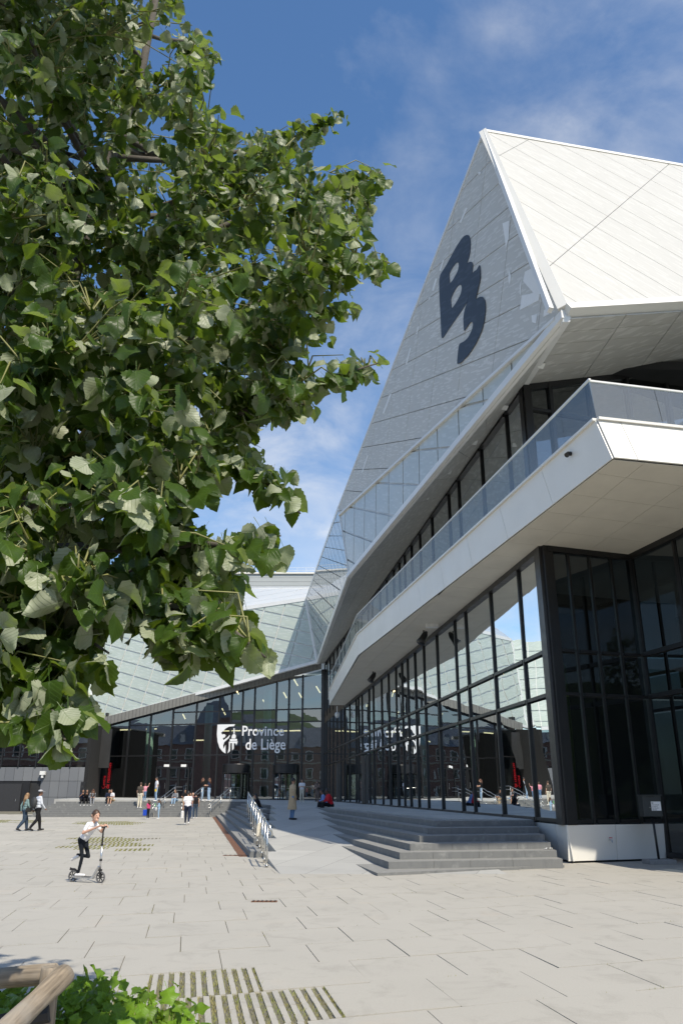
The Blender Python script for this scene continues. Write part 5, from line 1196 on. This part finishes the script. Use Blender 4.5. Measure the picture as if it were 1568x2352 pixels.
def leaf_variant(seed, teeth=True):
    """heart-shaped toothed lime leaf, 1 unit long, stalk at the origin, growing along +y, upper side +z"""
    r = np.random.default_rng(seed); n = 13; L = []; R_ = []
    ys = np.linspace(0, 1, n)
    wid = [0, .36, .47, .515, .53, .525, .505, .465, .405, .325, .225, .10, 0]
    fold = r.uniform(.12, .72); droop = r.uniform(.05, .6); curl = r.uniform(-.45, .25); tw = r.uniform(-.5, .5); wav = r.uniform(.02, .08); ph = r.uniform(0, 6)
    def P3(y, s, w_):
        yy = y - (.10 if y < .2 else 0) * (s != 0) * (1 - y / .2) * 1.0
        x = s * w_ * math.cos(fold); z = w_ * math.sin(fold) * .8 - droop * y * y + wav * math.sin(9 * y + ph + s) * (w_ > .1) + curl * w_ * w_ * 2
        x2 = x * math.cos(tw * y) - z * math.sin(tw * y); z2 = x * math.sin(tw * y) + z * math.cos(tw * y); return (x2, yy, z2)
    V = []; Fc = []
    for i in range(n):
        jt = (1 + (.07 if i % 2 else -.05)) if teeth else 1
        V += [P3(ys[i], 0, 0), P3(ys[i], -1, wid[i] * .55), P3(ys[i], -1, wid[i] * jt), P3(ys[i], 1, wid[i] * .55), P3(ys[i], 1, wid[i] * jt)]
    for i in range(n - 1):
        a_, b_ = i * 5, i * 5 + 5
        if i == 0: Fc += [(a_, b_, b_ + 1), (a_, b_ + 1, b_ + 2), (a_, b_ + 3, b_), (a_, b_ + 4, b_ + 3)]
        elif i == n - 2: Fc += [(a_, b_, a_ + 1), (a_ + 1, b_, a_ + 2), (a_, a_ + 3, b_), (a_ + 3, a_ + 4, b_)]
        else: Fc += [(a_, b_, b_ + 1, a_ + 1), (a_ + 1, b_ + 1, b_ + 2, a_ + 2), (b_, a_, a_ + 3, b_ + 3), (b_ + 3, a_ + 3, a_ + 4, b_ + 4)]
    # stalk
    b = len(V); V += [(-.012, -.45, .12), (.012, -.45, .12), (.010, .02, 0), (-.010, .02, 0)]; Fc.append((b, b + 1, b + 2, b + 3))
    V = np.array(V); tri = []
    for f in Fc:
        tri.append((f[0], f[1], f[2]))
        if len(f) == 4: tri.append((f[0], f[2], f[3]))
    tri = [(t_[0], t_[2], t_[1]) for t_ in tri]
    A = V[np.array(tri)]; nz = np.cross(A[:, 1] - A[:, 0], A[:, 2] - A[:, 0])[:, 2]
    if nz.sum() < 0: tri = [(t_[0], t_[2], t_[1]) for t_ in tri]
    return V, np.array(tri)
LVAR = [leaf_variant(s_) for s_ in range(18)]; TS = .84
def leaf_frame(d, nrm):
    y = unit(d); z = nrm - y * (nrm @ y); z = unit(z); x = np.cross(y, z); return np.stack([x, y, z], 1)
def leaf_mass(name, leaves, var, m, parent):
    Vs = []; Ts = []; b = 0
    for (p, R_, s_, k) in leaves:
        V, T = var[k]; Vs.append((V * s_) @ R_.T + p); Ts.append(T + b); b += len(V)
    V = np.concatenate(Vs).astype(np.float32); T = np.concatenate(Ts).astype(np.int32)
    me = bpy.data.meshes.new(name); me.vertices.add(len(V)); me.vertices.foreach_set('co', V.ravel()); me.loops.add(T.size); me.loops.foreach_set('vertex_index', T.ravel())
    me.polygons.add(len(T)); me.polygons.foreach_set('loop_start', np.arange(0, T.size, 3, dtype=np.int32)); me.polygons.foreach_set('loop_total', np.full(len(T), 3, np.int32)); me.polygons.foreach_set('use_smooth', np.ones(len(T), bool))
    uvl = me.uv_layers.new(name='UVMap'); UVs = np.concatenate([var[k][0][:, :2] for (_, _, _, k) in leaves]).astype(np.float32)
    uvl.data.foreach_set('uv', UVs[T.ravel()].ravel())
    me.materials.append(m); me.update(calc_edges=True); o = obj(name, me, parent); tag(o, kind='stuff'); return o
OUTL = [(-50, -1000), (200, -1000), (380, -500), (440, -120), (440, 30), (505, 120), (495, 190), (470, 235), (500, 230), (545, 262), (600, 295), (640, 292), (700, 282), (750, 247), (790, 262), (775, 310), (735, 345), (745, 400), (790, 375), (840, 357), (885, 387), (880, 440), (850, 500), (855, 545), (840, 572), (895, 572), (900, 620), (870, 650), (820, 628), (785, 650), (815, 720), (800, 770), (845, 777), (880, 825), (870, 860), (800, 890), (740, 872), (690, 905), (710, 935), (680, 950), (600, 985), (580, 1010), (590, 1040), (640, 1070), (680, 1130), (697, 1190), (650, 1172), (590, 1122), (550, 1080), (520, 1100), (480, 1152), (415, 1140), (440, 1190), (490, 1232), (560, 1232), (600, 1212), (650, 1212), (655, 1250), (600, 1285), (570, 1300), (575, 1350), (560, 1400), (600, 1450), (622, 1510), (590, 1530), (540, 1500), (500, 1490), (440, 1520), (395, 1515), (350, 1450), (330, 1430), (245, 1450), (255, 1520), (240, 1530), (200, 1470), (190, 1500), (210, 1560), (210, 1640), (175, 1620), (165, 1700), (150, 1740), (110, 1700), (60, 1660), (20, 1690), (-50, 1700)]
OA = np.array(OUTL, float)
def inside(px, py):
    x0, y0 = OA[:, 0], OA[:, 1]; x1, y1 = np.roll(x0, -1), np.roll(y0, -1)
    c = ((y0 > py) != (y1 > py)); xi = x0 + (py - y0) * (x1 - x0) / np.where(y1 == y0, 1e-9, y1 - y0); return bool((c & (px < xi)).sum() % 2)
def edge_dist(px, py):
    a_ = OA; b_ = np.roll(OA, -1, 0); d = b_ - a_; p = np.array([px, py]); t = np.clip(((p - a_) * d).sum(1) / (d * d).sum(1), 0, 1); return np.linalg.norm(a_ + d * t[:, None] - p, axis=1).min()
tree = empty('lime_tree', (-1.82, 3.86, 0)); tag(tree, 'leafy young lime tree with pale leaf undersides rising from the ivy bed', 'tree'); tof = -np.array(tree.location)
def tpart(mb, nm, m): o = mb.build(nm, m, tree, True); o.location = tuple(tof); return o
TRK = [np.array(p) for p in ((-1.82, 3.86, 0), (-1.81, 3.88, 1.1), (-1.79, 3.92, 2.2), (-1.75, 3.97, 3.3), (-1.68, 4.03, 4.3), (-1.56, 4.1, 5.3), (-1.40, 4.2, 6.5), (-1.25, 4.2, 9.0))]
TRR = [.085, .078, .072, .065, .055, .042, .028, .008]
tpart(MB().tube(TRK, TRR, 14), 'trunk', M['bark'])
def trunk_at(z):
    for i in range(len(TRK) - 1):
        if TRK[i + 1][2] >= z: t = (z - TRK[i][2]) / (TRK[i + 1][2] - TRK[i][2]); return TRK[i] + (TRK[i + 1] - TRK[i]) * t, TRR[i] + (TRR[i + 1] - TRR[i]) * t
    return TRK[-1], TRR[-1]
# main limbs: where their tips are and how far away
TIPS = [((780, 262), 5.6), ((660, 310), 6.0), ((875, 395), 5.3), ((885, 600), 4.9), ((790, 700), 5.6), ((865, 835), 4.6), ((700, 930), 4.5), ((690, 1180), 4.0), ((645, 1230), 3.7), ((610, 1510), 3.5), ((470, 1480), 3.6), ((250, 1500), 3.4), ((150, 1700), 3.1), ((40, 1660), 3.2), ((480, 120), 5.8), ((420, -60), 6.2), ((300, 200), 5.0), ((200, 60), 4.6), ((100, 400), 4.0), ((420, 520), 4.4), ((560, 620), 5.0), ((330, 820), 3.9), ((520, 860), 4.6), ((200, 700), 6.0), ((440, 1050), 4.3), ((150, 1050), 3.7), ((60, 900), 3.6), ((330, 1300), 3.5), ((120, 1330), 3.3), ((520, 400), 6.3), ((650, 520), 6.2), ((300, 500), 6.6), ((100, 150), 6.4), ((350, 1000), 6.0), ((200, 1250), 5.6), ((600, 760), 6.2), ((20, 600), 6.3), ((60, 1150), 6.0), ((180, 1550), 4.4), ((50, 1480), 5.2), ((420, 1330), 4.6), ((90, 1620), 4.2), ((700, 400), 5.4), ((300, -300), 4.6), ((150, -500), 4.2), ((350, -600), 4.4), ((60, -250), 4.0), ((100, -800), 3.8), ((390, -280), 5.0)]
limbs = []
CTRL = {(780, 262): (560, 400), (690, 1180): (440, 900), (645, 1230): (380, 1290), (660, 310): (450, 460), (875, 395): (600, 520), (610, 1510): (360, 1330), (470, 1480): (300, 1330)}; ctl = {}
for (p, dist) in TIPS:
    if p in CTRL: ctl[len(limbs)] = ony(*CTRL[p], dist * TS * .98)
    limbs.append(ony(p[0], p[1], dist * TS))
for _ in range(26):                                           # the side of the crown that lies outside the picture
    t_ = rng.uniform(2.2, 4.6); rr_ = rng.uniform(.9, 2.0); limbs.append(np.array([-1.7 + math.cos(t_) * rr_, 4.1 + math.sin(t_) * rr_ * .9, rng.uniform(2.7, 6.5)]))
LM = []
for li, tip in enumerate(limbs):
    base0 = TRK[3]; hd = np.linalg.norm((tip - np.array([-1.7, 4.0, 0]))[:2]); za = min(max(tip[2] - .45 * hd - .15, 2.3), 8.5) if tip[2] > 3.7 else max(tip[2] + .12 * hd, 2.6); st, r0 = trunk_at(za)
    mid = ctl[li] if li in ctl else st + (tip - st) * .5 + LV * (.06 * hd) + rng.normal(0, .05, 3); pts = []
    for t in np.linspace(0, 1, 7): pts.append(st * (1 - t) ** 2 + 2 * mid * t * (1 - t) + tip * t * t + (rng.normal(0, .018, 3) if 0 < t < 1 else 0))
    r1_ = min(r0 * .62, .012 + hd * .012); rad = list(np.linspace(r1_, .004, 7)); tpart(MB().tube(pts, rad, 7), 'limb', M['bark']); LM.append(pts)
leaves = []; twg = MB()
CC = np.array([-1.5, 4.1, 4.2])
def add_leaf(p, outw, ok=False):
    if p[1] < 1.6: return
    hang = rng.uniform(.25, 1.25); d = unit(outw * math.cos(hang) * np.array([1, 1, .3]) + LV * -math.sin(hang) + rng.normal(0, .25, 3))
    nrm = unit(outw * np.array([1, 1, 0]) * math.sin(hang) + LV * math.cos(hang) + rng.normal(0, .55, 3)); s_ = rng.uniform(.058, .104) * np.interp(proj(p)[1], [200, 1300], [.92, 1.12])
    if rng.random() < .40: nrm = unit(nrm * np.array([-1, -1, .4]) + rng.normal(0, .3, 3))
    c = p + d * s_ * .5; px, py = proj(c); fr = -60 < px < 980 and -1100 < py < 1800
    if fr:
        if px > -40:
            ins = inside(px, py); ed = edge_dist(px, py)
            if ok:
                if not ins and ed > 10: return
            elif not ins or ed < 3 + s_ * .10 * F / c[1]: return
    if not ok and inside(px, py) is False and px > 0: return
    leaves.append((p + d * s_ * .45, leaf_frame(d, nrm), s_, int(rng.integers(0, len(LVAR)))))
anchor = []
for pts in LM:
    for i in range(2, 7): anchor += [(pts[i], unit(pts[i] - pts[i - 1]))] * (1 if i < 4 else 2)
AN = np.array([a_[0] for a_ in anchor])
# twigs fill the crown: sample ends inside the outline, over its depth, and join each to the nearest limb
ends = []; tries = 0
cents = []
while len(cents) < 330 and tries < 40000:
    tries += 1; px, py = rng.uniform(-30, 900), rng.uniform(-110, 1740)
    if rng.random() < .30: py = rng.uniform(-900, -110)
    if not inside(px, py) or edge_dist(px, py) < 8: continue
    base = np.interp(py, [-900, -100, 300, 800, 1200, 1500, 1740], [4.6, 5.2, 5.2, 4.8, 4.3, 3.8, 3.4]); y = base + rng.normal(0, .85) * np.interp(px, [0, 400, 900], [1.3, 1.15, .5]); y = max(3.3, y) * TS
    p = ony(px, py, y) if py > -110 else ony(px, py, y * .8); dd_ = np.linalg.norm(AN - p, axis=1); k = int(dd_.argmin())
    if dd_[k] > 1.3: continue
    cents.append((p, AN[k]))
for p, an_ in cents:
    hub = p + (an_ - p) * .35
    ends.append((hub, an_))
    for _ in range(7): ends.append((p + rng.normal(0, .12, 3) * np.array([1, 1, .8]), hub))
for _ in range(420):
    p = CC + np.array([-abs(rng.normal(0, 1.0)) - .35, rng.normal(.2, 1.0), rng.normal(.2, 1.6)]); dd_ = np.linalg.norm(AN - p, axis=1); k = int(dd_.argmin())
    if dd_[k] < 1.3: ends.append((p, AN[k]))
for pts in LM:
    ends.append((pts[-1] + (pts[-1] - pts[-2]) * .1, pts[-2], 1))
    for _ in range(16):
        t = rng.uniform(.62, 1.02); i = min(5, int(t * 6)); q = pts[i] + (pts[i + 1] - pts[i]) * (t * 6 - i); ends.append((q + rng.normal(0, .055, 3), pts[max(0, i - 1)], 1))
for e_, st, *tipf in ends:
    m_ = (e_ + st) / 2 + LV * .06 + rng.normal(0, .03, 3)
    if not tipf and not all(inside(*proj(q_)) or proj(q_)[0] < 0 for q_ in (m_, (m_ + e_) / 2, (m_ + st) / 2, e_)): continue
    if not tipf: twg.tube([st, m_, e_], [.005, .0038, .0022], 4, False)
    d0 = unit(e_ - st); L_ = np.linalg.norm(e_ - st)
    nl = int(4 + L_ * 9)
    for i in range(nl):
        t = 1 - (i / nl) ** 1.3 * min(1., .55 / max(L_, .05)) if i else 1.; q = st * (1 - t) ** 2 + 2 * m_ * t * (1 - t) + e_ * t * t
        sd = unit(np.cross(d0, LV) + 1e-3) * (1 if i % 2 else -1); ow = unit(d0 * .6 + sd * .9 + rng.normal(0, .35, 3) + unit(q - CC) * .3); add_leaf(q + rng.normal(0, .012, 3), ow, bool(tipf))
tpart(twg, 'twigs', M['twig'])['kind'] = 'stuff'
leaves.sort(key=lambda l: -(l[2] / l[0][1]) if -10 < proj(l[0])[0] < 900 else 0)
crown = leaf_mass('crown', leaves[300:], LVAR, M['leaf'], tree); crown.location = tuple(tof)
lmesh = []
for V, T in LVAR:
    me = bpy.data.meshes.new('leaf'); me.from_pydata([tuple(map(float, v)) for v in V], [], [tuple(map(int, t_)) for t_ in T]); me.polygons.foreach_set('use_smooth', [True] * len(me.polygons)); me.materials.append(M['leaf']); u_ = me.uv_layers.new(name='UVMap'); u_.data.foreach_set('uv', V[T.ravel(), :2].astype(np.float32).ravel()); lmesh.append(me)
for p, R_, s_, k in leaves[:300]:
    o = bpy.data.objects.new('leaf', lmesh[k]); COL.objects.link(o); o.parent = crown; o.matrix_local = Matrix.Translation(Vector(p)) @ Matrix(R_.tolist()).to_4x4() @ Matrix.Scale(s_, 4)
print('leaves', len(leaves))

# ================================================================== ivy bed and log fence
IV = [leaf_variant(50 + s_, False) for s_ in range(6)]
def ivy_outline(v):
    V, T = v; V = V.copy(); f = 1 + .30 * np.cos(V[:, 1] * 11.0); V[:, 0] *= np.clip(f, .72, 1.3); return V, T
IV = [ivy_outline(v) for v in IV]
ivy = empty('ivy', (-1.25, 4.6, 0)); tag(ivy, 'bright green ivy mound spilling beside the log fence', 'plant'); io = -np.array(ivy.location)
il = []; ist = MB()
def ivy_top(x, y): return .92 * math.exp(-(((x + 1.16) / .58) ** 4)) * math.exp(-(((y - 4.5) / .85) ** 4)) * (1 + .12 * math.sin(9 * x) * math.cos(7 * y)) * (1 - .18 * max(0, x + 1.28) / .5) * .86
for _ in range(5200):
    x, y = rng.uniform(-2.9, -.5), rng.uniform(3.4, 5.6)
    h = ivy_top(x, y) if x > -1.75 else .62 + .05 * math.sin(7 * x)
    if h < .06: continue
    z = h * (rng.uniform(.2, 1) ** .35) + rng.normal(0, .02); p = np.array([x, y, z]); o2 = unit(np.array([x + 1.3, y - 4.9, .25]) + rng.normal(0, .4, 3))
    d = unit(o2 * np.array([1, 1, .2]) + LV * -rng.uniform(.1, .9) + rng.normal(0, .3, 3)); nr = unit(LV * .8 + o2 * .7 + rng.normal(0, .35, 3)); s_ = rng.uniform(.05, .095)
    px, py = proj(p)
    if px > 462: continue
    il.append((p, leaf_frame(d, nr), s_, int(rng.integers(0, 6))))
for _ in range(160):
    x, y = rng.uniform(-1.75, -.8), rng.uniform(3.9, 5.2); h = ivy_top(x, y)
    if h > .15: ist.tube([(x + rng.normal(0, .05), y + rng.normal(0, .05), 0), (x, y, h * .6), (x + rng.normal(0, .04), y + rng.normal(0, .04), h * .88)], [.006, .005, .002], 5)
il.sort(key=lambda l: -l[2] / l[0][1]); o = leaf_mass('foliage', il[200:], IV, M['ivy'], ivy); o.location = tuple(io)
imesh = []
for V, T in IV:
    me = bpy.data.meshes.new('leaf'); me.from_pydata([tuple(map(float, v)) for v in V], [], [tuple(map(int, t_)) for t_ in T]); me.polygons.foreach_set('use_smooth', [True] * len(me.polygons)); me.materials.append(M['ivy']); u_ = me.uv_layers.new(name='UVMap'); u_.data.foreach_set('uv', V[T.ravel(), :2].astype(np.float32).ravel()); imesh.append(me)
for p, R_, s_, k in il[:200]:
    l_ = bpy.data.objects.new('leaf', imesh[k]); COL.objects.link(l_); l_.parent = o; l_.matrix_local = Matrix.Translation(Vector(p)) @ Matrix(R_.tolist()).to_4x4() @ Matrix.Scale(s_, 4)
ob_ = ist.build('stems', M['twig'], ivy, True); ob_.location = tuple(io)
sm_ = mk('bed_soil', [(-3.2, 3.0, .006), (-.95, 3.0, .006), (-.85, 5.6, .006), (-3.2, 5.6, .006)], [(0, 1, 2, 3)], M['earth'], ivy); sm_.location = tuple(io)
def t_wood():
    t = NT('weathered_log'); v = t.scale(t.ocoord(), (38, 38, 3.0)); g = t.noise(1.0, 5, .6, v, .5); c = t.mix(t.rng(g, .3, .7), (.06, .045, .03), (.36, .29, .21)); c = t.mix(t.rng(t.noise(3, 4), .5, .7), c, (.30, .27, .23))
    return t.done(t.pr(c, .8, nrm=t.bump(g, .5, .006)))
M['log'] = t_wood()
fnc = empty('log_fence', (-1.3, 3.6, 0)); tag(fnc, 'weathered round log fence with a corner post around the tree bed', 'fence'); fo = np.array(fnc.location)
def log(a_, b_, r0, nm, sq=False):
    a_, b_ = np.array(a_, float), np.array(b_, float); L_ = np.linalg.norm(b_ - a_); n = 18; pts = [np.array([0, 0, L_ * t]) for t in (0, .006, .02, .3, .6, .9, .994, 1.)]; rad = [r0 * .86, r0 * .96, r0, r0 * 1.02, r0 * .99, r0 * 1.01, r0 * .96, r0 * .86]
    o = MB().tube(pts, rad, n).build(nm, M['log'], fnc, True); o.rotation_euler = Vector(unit(b_ - a_)).to_track_quat('Z', 'Y').to_euler(); o.location = tuple(a_ - fo)
    md = o.data
    for v in md.vertices: v.co.x += .004 * math.sin(v.co.z * 9 + 3 * v.co.y * 20)
    for pg in md.polygons:
        if len(pg.vertices) > 4: pg.use_smooth = False
    return o
cp = ony(112, 2262, 3.35)
log((cp[0], cp[1], -.1), (cp[0], cp[1], cp[2] + .06), .038, 'post')
pa, pb = ony(-170, 2262, 3.55), ony(128, 2236, 3.42); log(pa, pb, .037, 'rail')
pa, pb = ony(-40, 2420, 2.62), ony(150, 2238, 3.30); log(pa, pb, .037, 'rail')
bt = ony(60, 2330, 3.3); MB().tube([bt + np.array([-.25, .0, -.06]) - fo, bt + np.array([.08, .02, 0]) - fo], .03, 8).build('black_tie', M['rubber'], fnc)

# ================================================================== buildings behind the camera, seen in the glass
def house(name, label, c, yaw, L_, H_, nx, nf, wallm, tower=None, depth=14, dormers=True):
    b = empty(name, c, rz=yaw); tag(b, label, 'building', None); MB().box((0, depth / 2, H_ / 2), (L_, depth, H_)).build('wall', wallm, b)
    rf_ = MB(); rh = H_ * .38; rf_.add([(-L_ / 2 - .4, -.5, H_), (L_ / 2 + .4, -.5, H_), (L_ / 2 + .4, depth, H_), (-L_ / 2 - .4, depth, H_), (-L_ / 2 + 1, 2.2, H_ + rh), (L_ / 2 - 1, 2.2, H_ + rh), (L_ / 2 - 1, depth - 2, H_ + rh), (-L_ / 2 + 1, depth - 2, H_ + rh)], [(0, 1, 5, 4), (1, 2, 6, 5), (2, 3, 7, 6), (3, 0, 4, 7), (4, 5, 6, 7), (0, 3, 2, 1)]); rfo = rf_.build('roof', M['slate'], b)
    for f in range(nf):
        z = H_ * (f + .18) / nf; hh = H_ / nf * .58
        MB().box((0, -.1, H_ * f / nf + .25), (L_, .16, .4)).build('string_course', M['stone'], b)
        for k in range(nx):
            x = -L_ / 2 + L_ * (k + .5) / nx; w_ = MB().box((x, -.06, z + hh / 2), (L_ / nx * .5, .12, hh)).build('window', M['paint'], b); MB().box((x, -.13, z + hh / 2), (L_ / nx * .38, .04, hh * .88)).build('pane', M['glassdark'], w_)
    if dormers:
        for k in range(nx // 2):
            x = -L_ / 2 + L_ * (k + .5) / (nx // 2); d = MB(); d.prism([np.array(p) for p in ((x - .9, -.1, H_ + .5), (x + .9, -.1, H_ + .5), (x + .9, -.1, H_ + 2.6), (x, -.1, H_ + 3.5), (x - .9, -.1, H_ + 2.6))], np.array([0, 1.8, 0])); dd2 = d.build('dormer', M['slate'], rfo); MB().box((x, -.14, H_ + 1.6), (1.0, .06, 1.7)).build('window', M['paint'], dd2)
    if tower:
        x, w_, ht = tower; MB().box((x, 1, ht * .35), (w_, 6, ht * .7)).build('tower_wall', wallm, b); t = MB(); h0, h1 = ht * .7, ht; a_ = w_ / 2 + .4
        t.add([(x - a_, -2.3, h0), (x + a_, -2.3, h0), (x + a_, 4.3, h0), (x - a_, 4.3, h0), (x - a_ * .5, -.2, h1), (x + a_ * .5, -.2, h1), (x + a_ * .5, 2.4, h1), (x - a_ * .5, 2.4, h1)], [(0, 1, 5, 4), (1, 2, 6, 5), (2, 3, 7, 6), (3, 0, 4, 7), (4, 5, 6, 7)]); t.build('tower_roof', M['slate'], b)
    return b
# the front wall is the local -y side
yw_ = math.atan2(.775, .632) + math.pi / 2
house('mansard_building', 'long red brick building with slate mansard roof and tower opposite the entrance', (-92, -24, 0), yw_, 120, 13.5, 30, 3, M['brick'], (8, 9, 26))
house('street_house', 'pale rendered terrace facing the near corner of the arts centre', (24, -58, 0), math.pi, 70, 9.5, 16, 3, M['stone'])
hl = []; hn = 26
hill = MB(); V = []
for i in range(hn):
    for j in range(5): t = i / (hn - 1); x = -260 + 360 * t; V.append((x, -120 - 40 * j + abs(x + 80) * .15, (0, 16, 27, 33, 36)[j] * (1 + .25 * math.sin(i * .9))))
hill.add(V, [(i * 5 + j, i * 5 + j + 1, (i + 1) * 5 + j + 1, (i + 1) * 5 + j) for i in range(hn - 1) for j in range(4)])
ho_ = fixn(hill.build('hill', P('wooded_slope', (.05, .085, .03), .95, var=.5, sc_=.12))); tag(ho_, kind='structure')
